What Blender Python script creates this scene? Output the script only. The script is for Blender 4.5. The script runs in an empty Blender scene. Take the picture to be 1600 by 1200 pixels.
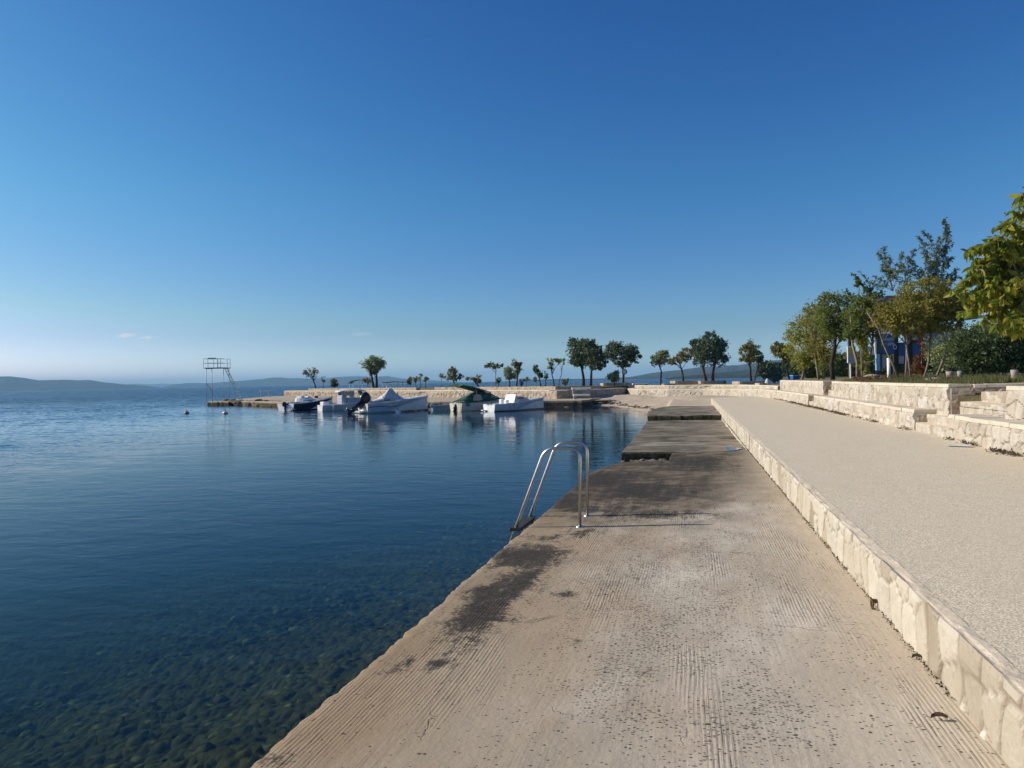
import bpy, bmesh, math, random
import numpy as np
from mathutils import Vector, Matrix, noise as mnoise
random.seed(7); RS = np.random.RandomState(7)
R = math.radians
C = bpy.context.scene.collection
S = bpy.context.scene
# ------------------------------------------------------------------ camera, light, exposure
FPX, CAMH, PSI, ROLL, PY0 = 1150.0, 1.6, math.atan(278/1150), R(1.07), 595.5
cam = bpy.data.cameras.new("camera"); camo = bpy.data.objects.new("camera", cam); C.objects.link(camo)
camo.location = (0, 0, CAMH)
pitch = math.atan((PY0-600)/FPX)
camo.rotation_euler = (Matrix.Rotation(PSI, 3, 'Z') @ Matrix.Rotation(R(90)+pitch, 3, 'X') @ Matrix.Rotation(-ROLL, 3, 'Z')).to_euler()
cam.sensor_width = 36; cam.lens = 36*FPX/1600; cam.clip_start = 0.05; cam.clip_end = 40000
S.camera = camo
def hor(x): return PY0-(x-800)*math.tan(ROLL)
SUN_EL, SUN_AZ = R(29.5), R(266)         # azimuth clockwise from +Y
wld = bpy.data.worlds.new("World"); S.world = wld; wld.use_nodes = True
wn = wld.node_tree.nodes; wl = wld.node_tree.links; wn.clear()
wo = wn.new('ShaderNodeOutputWorld'); bg = wn.new('ShaderNodeBackground'); sky = wn.new('ShaderNodeTexSky')
sky.sky_type = 'NISHITA'; sky.sun_disc = False; sky.sun_elevation = SUN_EL; sky.sun_rotation = SUN_AZ
sky.altitude = 0; sky.air_density = 1.0; sky.dust_density = 0.6; sky.ozone_density = 3.0
bg.inputs['Strength'].default_value = 0.105
# deeper, cleaner blue than the plain model: a contrast curve on each channel of the sky's own light
def _sm(op, a, b=0.0):
    nd = wn.new('ShaderNodeMath'); nd.operation = op
    for i, v in ((0, a), (1, b)):
        if isinstance(v, bpy.types.NodeSocket): wl.new(v, nd.inputs[i])
        else: nd.inputs[i].default_value = v
    return nd.outputs[0]
sep = wn.new('ShaderNodeSeparateColor'); cmb = wn.new('ShaderNodeCombineColor'); wl.new(sky.outputs[0], sep.inputs[0])
SKYS = .105; chs = []
for i, (a_, p_) in enumerate(((1.36, 1.93), (1.31, 1.54), (1.05, 1.08))):
    o_ = _sm('MULTIPLY', _sm('POWER', _sm('MULTIPLY', sep.outputs[i], SKYS), p_), a_/SKYS); chs.append(o_)
chs[2] = _sm('MAXIMUM', chs[2], _sm('MULTIPLY', chs[1], 1.10))
stc = wn.new('ShaderNodeTexCoord'); ssp = wn.new('ShaderNodeSeparateXYZ'); wl.new(stc.outputs['Generated'], ssp.inputs[0])
def _mr(v, a, b_, c_, d_):
    nd = wn.new('ShaderNodeMapRange'); nd.interpolation_type = 'SMOOTHSTEP'; wl.new(v, nd.inputs[0])
    for k, q in enumerate((a, b_, c_, d_)): nd.inputs[k+1].default_value = q
    return nd.outputs[0]
chs[1] = _sm('MULTIPLY', chs[1], _sm('SUBTRACT', 1.0, _sm('MULTIPLY', _mr(ssp.outputs[2], .01, .07, 0, .14), _mr(ssp.outputs[2], .13, .26, 1, 0))))
for i, q in ((0, .52), (1, .50), (2, .32)): chs[i] = _sm('MULTIPLY', chs[i], _sm('ADD', 1.0, _mr(ssp.outputs[2], .0, .07, q, 0)))
# three tiny wisps of cloud low over the water
def wisp(px_, py_, wx, wy, amt):
    az = PSI-math.atan((px_-800)/FPX); el = math.atan((hor(px_)-py_)/FPX*math.cos(math.atan((px_-800)/FPX)))
    x0, y0 = -math.sin(az), math.cos(az)
    t = _sm('DIVIDE', _sm('ADD', _sm('MULTIPLY', ssp.outputs[0], y0), _sm('MULTIPLY', ssp.outputs[1], -x0)), wx)
    e = _sm('DIVIDE', _sm('SUBTRACT', ssp.outputs[2], _sm('ADD', math.sin(el), _sm('MULTIPLY', t, wy*.35))), wy)
    r = _sm('SQRT', _sm('ADD', _sm('MULTIPLY', t, t), _sm('MULTIPLY', e, e)))
    nz = wn.new('ShaderNodeTexNoise'); nz.inputs['Scale'].default_value = 160; nz.inputs['Detail'].default_value = 4; wl.new(stc.outputs['Generated'], nz.inputs['Vector'])
    front = _sm('GREATER_THAN', _sm('ADD', _sm('MULTIPLY', ssp.outputs[0], x0), _sm('MULTIPLY', ssp.outputs[1], y0)), .5)
    return _sm('MULTIPLY', _sm('MULTIPLY', _mr(_sm('ADD', r, _sm('MULTIPLY', _sm('SUBTRACT', nz.outputs[0], .5), 1.3)), 1.0, .1, 0, amt), front), 1.0)
w_ = wisp(198, 524, .013, .0034, .75)
for a_ in ((230, 527.5, .014, .0022, .5), (565, 522, .026, .0028, .22)): w_ = _sm('ADD', w_, wisp(*a_))
for i, q in enumerate((7.4, 7.5, 7.6)): chs[i] = _sm('ADD', _sm('MULTIPLY', chs[i], _sm('SUBTRACT', 1.0, w_)), _sm('MULTIPLY', w_, q))
for i in range(3): wl.new(chs[i], cmb.inputs[i])
wl.new(cmb.outputs[0], bg.inputs['Color']); wl.new(bg.outputs[0], wo.inputs['Surface'])
sl = bpy.data.lights.new("sun", 'SUN'); sl.energy = 5.0; sl.angle = R(0.55); sl.color = (1, 0.91, 0.77)
so = bpy.data.objects.new("sun", sl); C.objects.link(so)
sdir = Vector((math.sin(SUN_AZ)*math.cos(SUN_EL), math.cos(SUN_AZ)*math.cos(SUN_EL), math.sin(SUN_EL)))
so.rotation_euler = sdir.to_track_quat('Z', 'Y').to_euler(); so.location = sdir*50
S.view_settings.view_transform = 'Standard'; S.view_settings.look = 'None'
S.view_settings.exposure = 0.07; S.view_settings.gamma = 1.0; S.view_settings.use_curve_mapping = False
S.render.engine = 'CYCLES'
cy = S.cycles; cy.use_denoising = True; cy.max_bounces = 8; cy.transparent_max_bounces = 12
cy.volume_bounces = 0; cy.transmission_bounces = 4; cy.glossy_bounces = 3; cy.diffuse_bounces = 3
cy.caustics_reflective = False; cy.caustics_refractive = False; cy.sample_clamp_indirect = 4.0
try: cy.denoising_prefilter = 'ACCURATE'
except Exception: pass
# ------------------------------------------------------------------ helpers
def Ud(x, y, d):
    a = x-800; b = -(y-PY0); c, s = math.cos(ROLL), math.sin(ROLL)
    u = a*c+b*s; v = -a*s+b*c; t = d/FPX
    fx, fy = -math.sin(PSI), math.cos(PSI); rx, ry = math.cos(PSI), math.sin(PSI)
    return Vector(((FPX*fx+u*rx)*t, (FPX*fy+u*ry)*t, CAMH+v*t))
def U(x, y, z):
    v = Ud(x, y, FPX).z-CAMH
    return Ud(x, y, FPX*(z-CAMH)/v)
def G(x, d, z):
    p = Ud(x, hor(x), d); return Vector((p.x, p.y, z))
def depth_of(p): return -math.sin(PSI)*p[0]+math.cos(PSI)*p[1]
def lin(h):
    h = h.lstrip('#'); v = [int(h[i:i+2], 16)/255 for i in (0, 2, 4)]
    return tuple([(c/12.92 if c <= .04045 else ((c+.055)/1.055)**2.4) for c in v]+[1.0])
def rgb(r, g, b): return (r, g, b, 1.0)
class NB:
    """small node builder"""
    def __init__(s, name):
        s.m = bpy.data.materials.new(name); s.m.use_nodes = True; s.t = s.m.node_tree; s.t.nodes.clear()
        s.out = s.t.nodes.new('ShaderNodeOutputMaterial'); s._tc = None
    def n(s, typ, ins=None, **kw):
        nd = s.t.nodes.new(typ)
        for k, v in kw.items(): setattr(nd, k, v)
        for k, v in (ins or {}).items():
            if isinstance(v, bpy.types.NodeSocket): s.t.links.new(v, nd.inputs[k])
            else: nd.inputs[k].default_value = v
        return nd
    def pos(s):
        if not s._tc: s._tc = s.n('ShaderNodeNewGeometry').outputs['Position']
        return s._tc
    def obj(s): return s.n('ShaderNodeTexCoord').outputs['Object']
    def xyz(s, v):
        o = s.n('ShaderNodeSeparateXYZ', {0: v}).outputs; return o[0], o[1], o[2]
    def m_(s, op, a, b=0.0, c=0.0, clamp=False):
        return s.n('ShaderNodeMath', {0: a, 1: b, 2: c}, operation=op, use_clamp=clamp).outputs[0]
    def sc(s, v, sx, sy, sz):
        return s.n('ShaderNodeVectorMath', {0: v, 1: (sx, sy, sz)}, operation='MULTIPLY').outputs[0]
    def noise(s, v, scale=1.0, detail=2.0, rough=0.5, dist=0.0):
        return s.n('ShaderNodeTexNoise', {'Vector': v, 'Scale': scale, 'Detail': detail, 'Roughness': rough, 'Distortion': dist}).outputs[0]
    def vor(s, v, scale=1.0, feature='F1', rnd=1.0):
        return s.n('ShaderNodeTexVoronoi', {'Vector': v, 'Scale': scale, 'Randomness': rnd}, feature=feature).outputs
    def mr(s, v, a, b, c=0.0, d=1.0, smooth=False):
        return s.n('ShaderNodeMapRange', {0: v, 1: a, 2: b, 3: c, 4: d}, interpolation_type='SMOOTHSTEP' if smooth else 'LINEAR').outputs[0]
    def mix(s, f, a, b, blend='MIX'):
        nd = s.t.nodes.new('ShaderNodeMix'); nd.data_type = 'RGBA'; nd.blend_type = blend
        for idx, v in ((0, f), (6, a), (7, b)):
            if isinstance(v, bpy.types.NodeSocket): s.t.links.new(v, nd.inputs[idx])
            else: nd.inputs[idx].default_value = v
        return nd.outputs[2]
    def ramp(s, f, stops):
        nd = s.n('ShaderNodeValToRGB', {0: f}); e = nd.color_ramp.elements
        while len(e) > 1: e.remove(e[-1])
        e[0].position = stops[0][0]; e[0].color = stops[0][1]
        for p, c in stops[1:]:
            k = e.new(p); k.color = c
        return nd.outputs[0]
    def bump(s, h, strength=1.0, dist=0.01, nrm=None):
        ins = {'Height': h, 'Strength': strength, 'Distance': dist}
        if nrm is not None: ins['Normal'] = nrm
        return s.n('ShaderNodeBump', ins).outputs[0]
    def attr(s, name): return s.n('ShaderNodeAttribute', attribute_name=name)
    def pbr(s, color, rough=0.8, normal=None, metal=0.0, spec=0.5, **extra):
        ins = {'Base Color': color, 'Roughness': rough, 'Metallic': metal, 'Specular IOR Level': spec}
        if normal is not None: ins['Normal'] = normal
        ins.update(extra)
        b = s.n('ShaderNodeBsdfPrincipled', ins)
        s.t.links.new(b.outputs[0], s.out.inputs['Surface']); return s.m
_plain = {}
def plain(name, col, rough=0.5, metal=0.0, var=0.12, scale=6.0, spec=0.5):
    if name in _plain: return _plain[name]
    b = NB(name); nz = b.noise(b.obj(), scale, 4, .6)
    dark = tuple([c*(1-var*2) for c in col[:3]]+[1]); lite = tuple([min(1, c*(1+var)) for c in col[:3]]+[1])
    colr = b.mix(b.mr(nz, .3, .7), dark, lite)
    m = b.pbr(colr, rough, b.bump(b.noise(b.obj(), scale*6, 3), .15, .01), metal, spec)
    _plain[name] = m; return m
def tag(o, label=None, cat=None, group=None, kind=None):
    if label: o['label'] = label
    if cat: o['category'] = cat
    if group: o['group'] = group
    if kind: o['kind'] = kind
    return o
def mesh(name, v, f, mat=None, parent=None, smooth=False, attrs=None):
    me = bpy.data.meshes.new(name)
    v = np.asarray(v, dtype=np.float32).reshape(-1, 3)
    me.from_pydata(v.tolist(), [], f if isinstance(f, list) else f.tolist())
    if attrs:
        for k, a in attrs.items():
            at = me.attributes.new(k, 'FLOAT', 'POINT'); at.data.foreach_set('value', np.asarray(a, dtype=np.float32).ravel())
    if mat: me.materials.append(mat)
    if smooth: me.polygons.foreach_set('use_smooth', [True]*len(me.polygons))
    me.update()
    o = bpy.data.objects.new(name, me); C.objects.link(o)
    if parent: o.parent = parent
    return o
def empty(name, loc=(0, 0, 0), rz=0.0):
    o = bpy.data.objects.new(name, None); C.objects.link(o); o.location = loc; o.rotation_euler = (0, 0, rz)
    o.empty_display_size = .2; return o
class MB:
    def __init__(s): s.v = []; s.f = []
    def add(s, v, f):
        k = len(s.v); s.v += [tuple(p) for p in v]; s.f += [tuple(i+k for i in q) for q in f]; return s
    def box(s, x0, x1, y0, y1, z0, z1, bev=0.0):
        if bev > 0:
            b = min(bev, (x1-x0)/2.01, (y1-y0)/2.01, (z1-z0)/2.01)
            rings = []
            for z, i in ((z0, b), (z0+b, 0), (z1-b, 0), (z1, b)):
                X0, X1, Y0, Y1 = x0+i, x1-i, y0+i, y1-i
                rings.append([(X0+b, Y0, z), (X1-b, Y0, z), (X1, Y0+b, z), (X1, Y1-b, z), (X1-b, Y1, z), (X0+b, Y1, z), (X0, Y1-b, z), (X0, Y0+b, z)])
            return s.loft(rings)
        v = [(x0, y0, z0), (x1, y0, z0), (x1, y1, z0), (x0, y1, z0), (x0, y0, z1), (x1, y0, z1), (x1, y1, z1), (x0, y1, z1)]
        return s.add(v, [(0, 3, 2, 1), (4, 5, 6, 7), (0, 1, 5, 4), (1, 2, 6, 5), (2, 3, 7, 6), (3, 0, 4, 7)])
    def loft(s, rings, cap=True, closed=True):
        n = len(rings[0]); v = [p for r in rings for p in r]; f = []
        for i in range(len(rings)-1):
            for j in range(n if closed else n-1):
                a = i*n+j; b = i*n+(j+1) % n
                f.append((a, b, b+n, a+n))
        if cap:
            f.append(tuple(range(n-1, -1, -1))); f.append(tuple((len(rings)-1)*n+j for j in range(n)))
        return s.add(v, f)
    def tube(s, pts, r, n=8, cap=True):
        pts = [Vector(p) for p in pts]; rr = r if isinstance(r, (list, tuple)) else [r]*len(pts)
        rings = []; up = Vector((0, 0, 1))
        t0 = (pts[1]-pts[0]).normalized(); ref = up if abs(t0.z) < .9 else Vector((1, 0, 0)); side = t0.cross(ref).normalized()
        for i, p in enumerate(pts):
            t = (pts[min(i+1, len(pts)-1)]-pts[max(i-1, 0)]).normalized()
            side = (side-t*side.dot(t)).normalized(); u2 = t.cross(side)
            rings.append([p+(side*math.cos(2*math.pi*k/n)+u2*math.sin(2*math.pi*k/n))*rr[i] for k in range(n)])
        return s.loft(rings, cap)
    def build(s, name, mat, parent=None, smooth=False): return mesh(name, s.v, s.f, mat, parent, smooth)
def grid_faces(nu, nv, flip=False):
    i = np.arange(nu-1)[:, None]*nv+np.arange(nv-1)[None, :]; i = i.ravel()
    q = np.stack([i, i+nv, i+nv+1, i+1], 1)
    return q[:, ::-1] if flip else q
def vhash(ix, iy, k=0):
    h = (ix.astype(np.int64)*73856093) ^ (iy.astype(np.int64)*19349663) ^ (k*83492791+12345)
    h = (h ^ (h >> 13))*1274126177 & 0x7fffffff; h = h ^ (h >> 11)
    return (h % 100003)/100003.0
def vnoise(x, y, k=0):
    xi = np.floor(x); yi = np.floor(y); fx = x-xi; fy = y-yi; fx = fx*fx*(3-2*fx); fy = fy*fy*(3-2*fy)
    xi = xi.astype(np.int64); yi = yi.astype(np.int64)
    a = vhash(xi, yi, k); b = vhash(xi+1, yi, k); c = vhash(xi, yi+1, k); d = vhash(xi+1, yi+1, k)
    return a+(b-a)*fx+(c-a)*fy+(a-b-c+d)*fx*fy
def fbm(x, y, k=0, o=4):
    s = 0; a = .5
    for i in range(o): s = s+a*vnoise(x*2**i, y*2**i, k+i); a *= .5
    return s/(1-.5**o)
def vor2(x, y, k=0):
    """F1, F2 and cell random of a jittered-cell voronoi"""
    xi = np.floor(x).astype(np.int64); yi = np.floor(y).astype(np.int64)
    f1 = np.full(x.shape, 9.); f2 = np.full(x.shape, 9.); rn = np.zeros(x.shape); r2 = np.zeros(x.shape); cxx = np.zeros(x.shape); cyy = np.zeros(x.shape)
    for dx in (-1, 0, 1):
        for dy in (-1, 0, 1):
            cx = xi+dx; cyy_ = yi+dy
            px = cx+.1+.8*vhash(cx, cyy_, k); py = cyy_+.1+.8*vhash(cx, cyy_, k+5)
            d = np.hypot(x-px, y-py); m = d < f1
            f2 = np.where(m, f1, np.minimum(f2, d))
            rn = np.where(m, vhash(cx, cyy_, k+9), rn); r2 = np.where(m, vhash(cx, cyy_, k+17), r2)
            cxx = np.where(m, x-px, cxx); cyy = np.where(m, y-py, cyy); f1 = np.where(m, d, f1)
    return f1, f2, rn, r2, cxx, cyy
def resample(path, stepf=None, step=0.1):
    pts = [Vector((p[0], p[1], 0)) for p in path]; out = [pts[0]]; s = [0.0]; tot = 0
    for a, b in zip(pts, pts[1:]):
        L = (b-a).length; t = 0
        while True:
            p = a+(b-a)*(t/L if L else 0)
            st = stepf(p) if stepf else step
            t += st
            if t >= L-1e-6: break
            out.append(a+(b-a)*(t/L)); s.append(tot+t)
        tot += L; out.append(b); s.append(tot)
    return out, np.array(s)
def lodstep(p): return max(.014, (Vector((p.x, p.y, 0))-Vector((0, 0, 0))).length*0.0021)
# ------------------------------------------------------------------ setting materials
def mat_slab():
    b = NB('brushed_concrete'); P = b.pos(); x, y, z = b.xyz(P)
    n_big = b.noise(b.sc(P, .55, .30, 1), 1, 4, .55)
    n_mid = b.noise(b.sc(P, 2.2, 1.3, 1), 1, 5, .6)
    n_fine = b.noise(P, 38, 4, .65)
    n_warp = b.noise(P, 4.5, 5, .62, .6)
    n_str = b.noise(b.sc(P, 9, .7, 1), 1, 4, .6)
    pink = b.mr(b.noise(b.sc(P, 1.3, .5, 1), 1.0, 3, .5), .42, .62)
    left = b.mr(x, -1.9, .1, 1, 0)
    base = b.mix(b.mr(n_big, .36, .62), rgb(.37, .315, .235), rgb(.58, .515, .405))
    base = b.mix(b.m_('MULTIPLY', b.mr(b.noise(b.sc(P, 1.1, .8, 7), 1.3, 5, .6, .4), .50, .66), .6), base, rgb(.66, .60, .49))
    base = b.mix(b.m_('MULTIPLY', pink, b.m_('ADD', b.m_('MULTIPLY', left, .6), .25)), base, rgb(.48, .335, .215))
    base = b.mix(b.m_('MULTIPLY', b.mr(n_mid, .35, .7), .4), base, rgb(.30, .245, .18))
    base = b.mix(b.m_('MULTIPLY', b.mr(n_fine, .35, .75), .22), base, rgb(.19, .155, .115))
    base = b.mix(b.mr(x, -2.0, -.1, .92, 0), base, b.mix(b.mr(n_mid, .35, .7), rgb(.25, .18, .105), rgb(.33, .25, .16)))
    base = b.mix(b.mr(x, .2, 1.3, 0, .55), base, rgb(.60, .50, .37))
    # grooves pressed along the quay
    gx = b.m_('ADD', b.m_('MULTIPLY', x, 41.0), b.m_('MULTIPLY', b.noise(b.sc(P, .9, .35, 1), 1, 2), 9.0))
    g1 = b.n('ShaderNodeCombineXYZ', {0: gx, 1: b.m_('MULTIPLY', y, .9), 2: 0.0}).outputs[0]
    groove = b.noise(g1, 1.0, 2.5, .55)
    wob = b.m_('ADD', b.m_('MULTIPLY', x, 265.0), b.m_('MULTIPLY', b.noise(b.sc(P, 3, 1.0, 1), 1, 2), 9.0))
    g2v = b.n('ShaderNodeCombineXYZ', {0: b.m_('MULTIPLY', wob, .42), 1: b.m_('MULTIPLY', y, 3.6), 2: 3.0}).outputs[0]
    lines = b.mr(b.noise(g2v, 1.0, 1.5, .5), .46, .36)
    saw = b.m_('SUBTRACT', 1.0, lines)
    gm = b.mr(b.noise(b.sc(P, 1.7, .42, 1), 1, 3, .5), .51, .60)
    ribs = b.m_('MULTIPLY', b.m_('ADD', b.m_('SINE', wob), 1.0), .5)
    gm2 = b.mr(b.noise(b.sc(P, 2.6, .5, 3), 1.3, 2, .5), .42, .6)
    gr = b.m_('ADD', b.m_('MULTIPLY', b.m_('MULTIPLY', b.m_('ADD', b.m_('MULTIPLY', ribs, .6), b.m_('MULTIPLY', saw, .4)), gm), .52), b.m_('MULTIPLY', groove, b.m_('ADD', b.m_('MULTIPLY', gm2, .45), .12)))
    base = b.mix(b.m_('MULTIPLY', b.m_('MULTIPLY', lines, b.mr(ribs, .6, .1)), b.m_('MULTIPLY', gm, .55)), base, rgb(.12, .09, .06))
    base = b.mix(b.m_('MULTIPLY', b.mr(groove, .36, .26), b.m_('MULTIPLY', gm2, .30)), base, rgb(.13, .10, .07))
    # stains: ellipses with ragged borders
    def blob(px_, py_, rx, ry, amp=1.0):
        c = U(px_, py_, -.06)
        dx = b.m_('DIVIDE', b.m_('SUBTRACT', x, c.x), rx); dy = b.m_('DIVIDE', b.m_('SUBTRACT', y, c.y), ry)
        r = b.m_('SQRT', b.m_('ADD', b.m_('MULTIPLY', dx, dx), b.m_('MULTIPLY', dy, dy)))
        return b.m_('MULTIPLY', b.mr(r, 1.55, .15, 0, 1), amp)
    acc = None
    for a in [(745, 955, .27, .75), (800, 905, .28, .70), (820, 860, .48, .75), (855, 835, .3, .45, .7), (765, 925, .25, .6), (620, 1033, .10, .25, .72), (690, 1030, .12, .13, .8), (935, 745, .85, 1.9, .98), (1000, 765, 1.0, 1.5, .92),
              (1080, 722, 1.0, 1.8, .8), (880, 775, .5, 1.2, .8), (900, 825, .35, .4, .6), (930, 790, .8, .55, .8), (1010, 803, 1.1, .45, .66), (990, 712, 1.5, 1.2, .8), (900, 1000, .06, .1, .5), (1010, 1050, .10, .14, .5), (880, 925, .1, .12, .72), (430, 1175, .1, .1, .7)]:
        v = blob(*a); acc = v if acc is None else b.m_('MAXIMUM', acc, v)
    ragged = b.m_('ADD', acc, b.m_('MULTIPLY', b.m_('SUBTRACT', n_warp, .5), 1.5))
    ragged = b.m_('ADD', ragged, b.m_('MULTIPLY', b.m_('SUBTRACT', n_str, .5), .9))
    ragged = b.m_('ADD', ragged, b.m_('MULTIPLY', b.m_('SUBTRACT', n_fine, .5), 1.5))
    ragged = b.m_('ADD', ragged, b.m_('MULTIPLY', b.m_('MULTIPLY', lines, gm), .25))
    st = b.m_('MULTIPLY', b.mr(ragged, .36, .74), b.mr(acc, .02, .2))
    # damp darkening farther along: thin algae film in patches, growing with y
    far = b.mr(b.m_('ADD', y, b.m_('MULTIPLY', b.m_('SUBTRACT', n_mid, .5), 5.0)), 8.0, 10.5)
    film = b.m_('MULTIPLY', far, b.mr(b.m_('ADD', b.noise(b.sc(P, .8, 1.1, 1), 1, 6, .68), b.m_('MULTIPLY', far, .2)), .30, .62, .42, 1))
    film = b.m_('MULTIPLY', film, b.mr(b.m_('SUBTRACT', x, b.m_('MULTIPLY', b.m_('SUBTRACT', y, 9), .12)), .95, -.2, .22, 1))
    base = b.mix(b.m_('MULTIPLY', film, .92), base, b.mix(b.mr(b.noise(b.sc(P, 1.6, 2.6, 1), 1, 5, .65), .40, .60), rgb(.04, .032, .02), rgb(.17, .13, .085)))
    # black lichen specks
    Pw = b.n('ShaderNodeVectorMath', {0: P, 1: b.n('ShaderNodeVectorMath', {0: b.n('ShaderNodeTexNoise', {'Vector': P, 'Scale': 30.0, 'Detail': 2.0}).outputs[1], 'Scale': .022}, operation='SCALE').outputs[0]}, operation='ADD').outputs[0]
    v1 = b.vor(b.sc(Pw, .75, 1.15, 0), 62); d1 = v1[0]; cr = b.xyz(v1[1])[0]
    v2 = b.vor(b.sc(Pw, .7, 1.2, 0), 26); d2 = v2[0]; cr2 = b.xyz(v2[1])[0]
    band = b.m_('MULTIPLY', b.mr(x, -1.1, -.35), b.mr(x, 1.15, .35))
    dens = b.m_('MULTIPLY', b.m_('MULTIPLY', b.mr(y, 2.2, 5.0, .35, 1), band), b.mr(b.noise(b.sc(P, 2.0, 1.2, 1), 1.2, 3, .6), .40, .66))
    dens = b.m_('ADD', dens, .04)
    clus = None
    for a in [(940, 905, .30, .8), (1020, 880, .30, 1.0), (1085, 850, .16, .9), (900, 870, .25, .8), (1010, 1040, .2, .4), (960, 1035, .12, .3), (990, 960, .25, .5), (1060, 920, .2, .6), (960, 840, .5, .6), (1150, 1130, .3, .25), (1050, 1120, .2, .2)]:
        q = blob(*a); clus = q if clus is None else b.m_('MAXIMUM', clus, q)
    dens = b.m_('ADD', dens, b.m_('MULTIPLY', b.m_('MULTIPLY', clus, b.mr(n_mid, .3, .6)), .78))
    spot = b.m_('MULTIPLY', b.mr(b.m_('ADD', d1, b.m_('MULTIPLY', n_fine, .6)), .74, .56), b.m_('LESS_THAN', cr, b.m_('MULTIPLY', dens, .95)))
    spot2 = b.m_('MULTIPLY', b.mr(b.m_('ADD', d2, b.m_('MULTIPLY', n_fine, .55)), .52, .42), b.m_('LESS_THAN', cr2, b.m_('MULTIPLY', dens, .5)))
    sp = b.m_('MAXIMUM', spot, spot2)
    dk = b.m_('MAXIMUM', b.m_('MULTIPLY', st, .97), b.m_('MULTIPLY', sp, .88))
    base = b.mix(dk, base, b.mix(b.mr(n_fine, .4, .65), rgb(.022, .020, .018), rgb(.070, .062, .050)))
    # fine cracks across
    ck = b.vor(b.sc(P, .45, .55, 1), 1.0, 'DISTANCE_TO_EDGE')[0]
    ckw = b.m_('ADD', ck, b.m_('MULTIPLY', b.m_('SUBTRACT', n_warp, .5), .10))
    crack = b.m_('MULTIPLY', b.mr(b.m_('ABSOLUTE', b.m_('SUBTRACT', ckw, .06)), .003, .0), b.mr(b.noise(P, 1.1, 2), .56, .66))
    base = b.mix(b.m_('MULTIPLY', crack, .6), base, rgb(.07, .055, .04))
    hgt = b.m_('ADD', b.m_('MULTIPLY', gr, .55), b.m_('MULTIPLY', n_fine, .35))
    hgt = b.m_('SUBTRACT', hgt, b.m_('MULTIPLY', crack, .5))
    nr = b.bump(hgt, .85, .011, b.bump(n_mid, .35, .05))
    return b.pbr(base, .92, nr, 0, .15)
def mat_algae_slab():
    b = NB('algae_concrete'); P = b.pos(); x, y, z = b.xyz(P)
    n1 = b.noise(b.sc(P, .9, .8, 1), 1, 6, .68, .5); n2 = b.noise(P, 9, 5, .65); n3 = b.noise(b.sc(P, .8, 1.2, 1), 1.4, 5, .65, .6)
    base = b.mix(b.mr(n1, .36, .66), rgb(.075, .062, .038), rgb(.29, .25, .18))
    base = b.mix(b.m_('MULTIPLY', b.mr(n3, .50, .62), .55), base, rgb(.045, .040, .028))
    base = b.mix(b.m_('MULTIPLY', b.mr(n2, .3, .7), .5), base, rgb(.12, .105, .07))
    base = b.mix(b.m_('MULTIPLY', b.mr(x, .0, 1.2), b.mr(n1, .4, .6)), base, rgb(.30, .24, .175))
    pale = b.m_('MULTIPLY', b.mr(b.noise(b.sc(P, .5, .9, 2), 1.2, 5, .65, .4), .54, .66), .7)
    base = b.mix(pale, base, rgb(.40, .36, .27))
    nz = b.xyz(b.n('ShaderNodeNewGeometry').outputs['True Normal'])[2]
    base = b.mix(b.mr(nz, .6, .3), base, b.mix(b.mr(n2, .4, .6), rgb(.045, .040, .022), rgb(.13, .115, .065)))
    return b.pbr(base, .85, b.bump(n2, .6, .03), 0, .2)
def mat_aggregate():
    b = NB('exposed_aggregate'); P = b.pos()
    v = b.vor(b.sc(P, 1, 1, .0), 95); cr = b.xyz(v[1])
    big = b.noise(P, .6, 4, .55); mid = b.noise(P, 3.2, 4, .6); fi = b.noise(P, 60, 3, .6)
    peb = b.ramp(cr[0], [(0, rgb(.58, .48, .33)), (.18, rgb(.77, .665, .475)), (.6, rgb(.84, .735, .53)), (1, rgb(.91, .825, .63))])
    col = b.mix(b.m_('MULTIPLY', b.mr(v[0], .40, .66), .75), peb, rgb(.38, .31, .22))
    col = b.mix(b.m_('MULTIPLY', b.mr(fi, .55, .78), .35), col, rgb(.34, .28, .2))
    col = b.mix(b.m_('MULTIPLY', b.mr(big, .42, .60), .35), col, rgb(.62, .52, .375))
    col = b.mix(b.m_('MULTIPLY', b.mr(mid, .48, .70), .32), col, rgb(.55, .48, .36))
    v2 = b.vor(b.sc(P, 1, 1, 0), 7); c2 = b.xyz(v2[1])[0]
    spot = b.m_('MULTIPLY', b.mr(b.m_('ADD', v2[0], b.m_('MULTIPLY', b.noise(P, 25, 2), .3)), .30, .22), b.m_('LESS_THAN', c2, .06))
    col = b.mix(b.m_('MULTIPLY', spot, .5), col, rgb(.10, .08, .06))
    h = b.m_('SUBTRACT', 1.0, v[0])
    return b.pbr(col, .88, b.bump(h, .4, .004, b.bump(big, .3, .05)), 0, .3)
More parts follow.
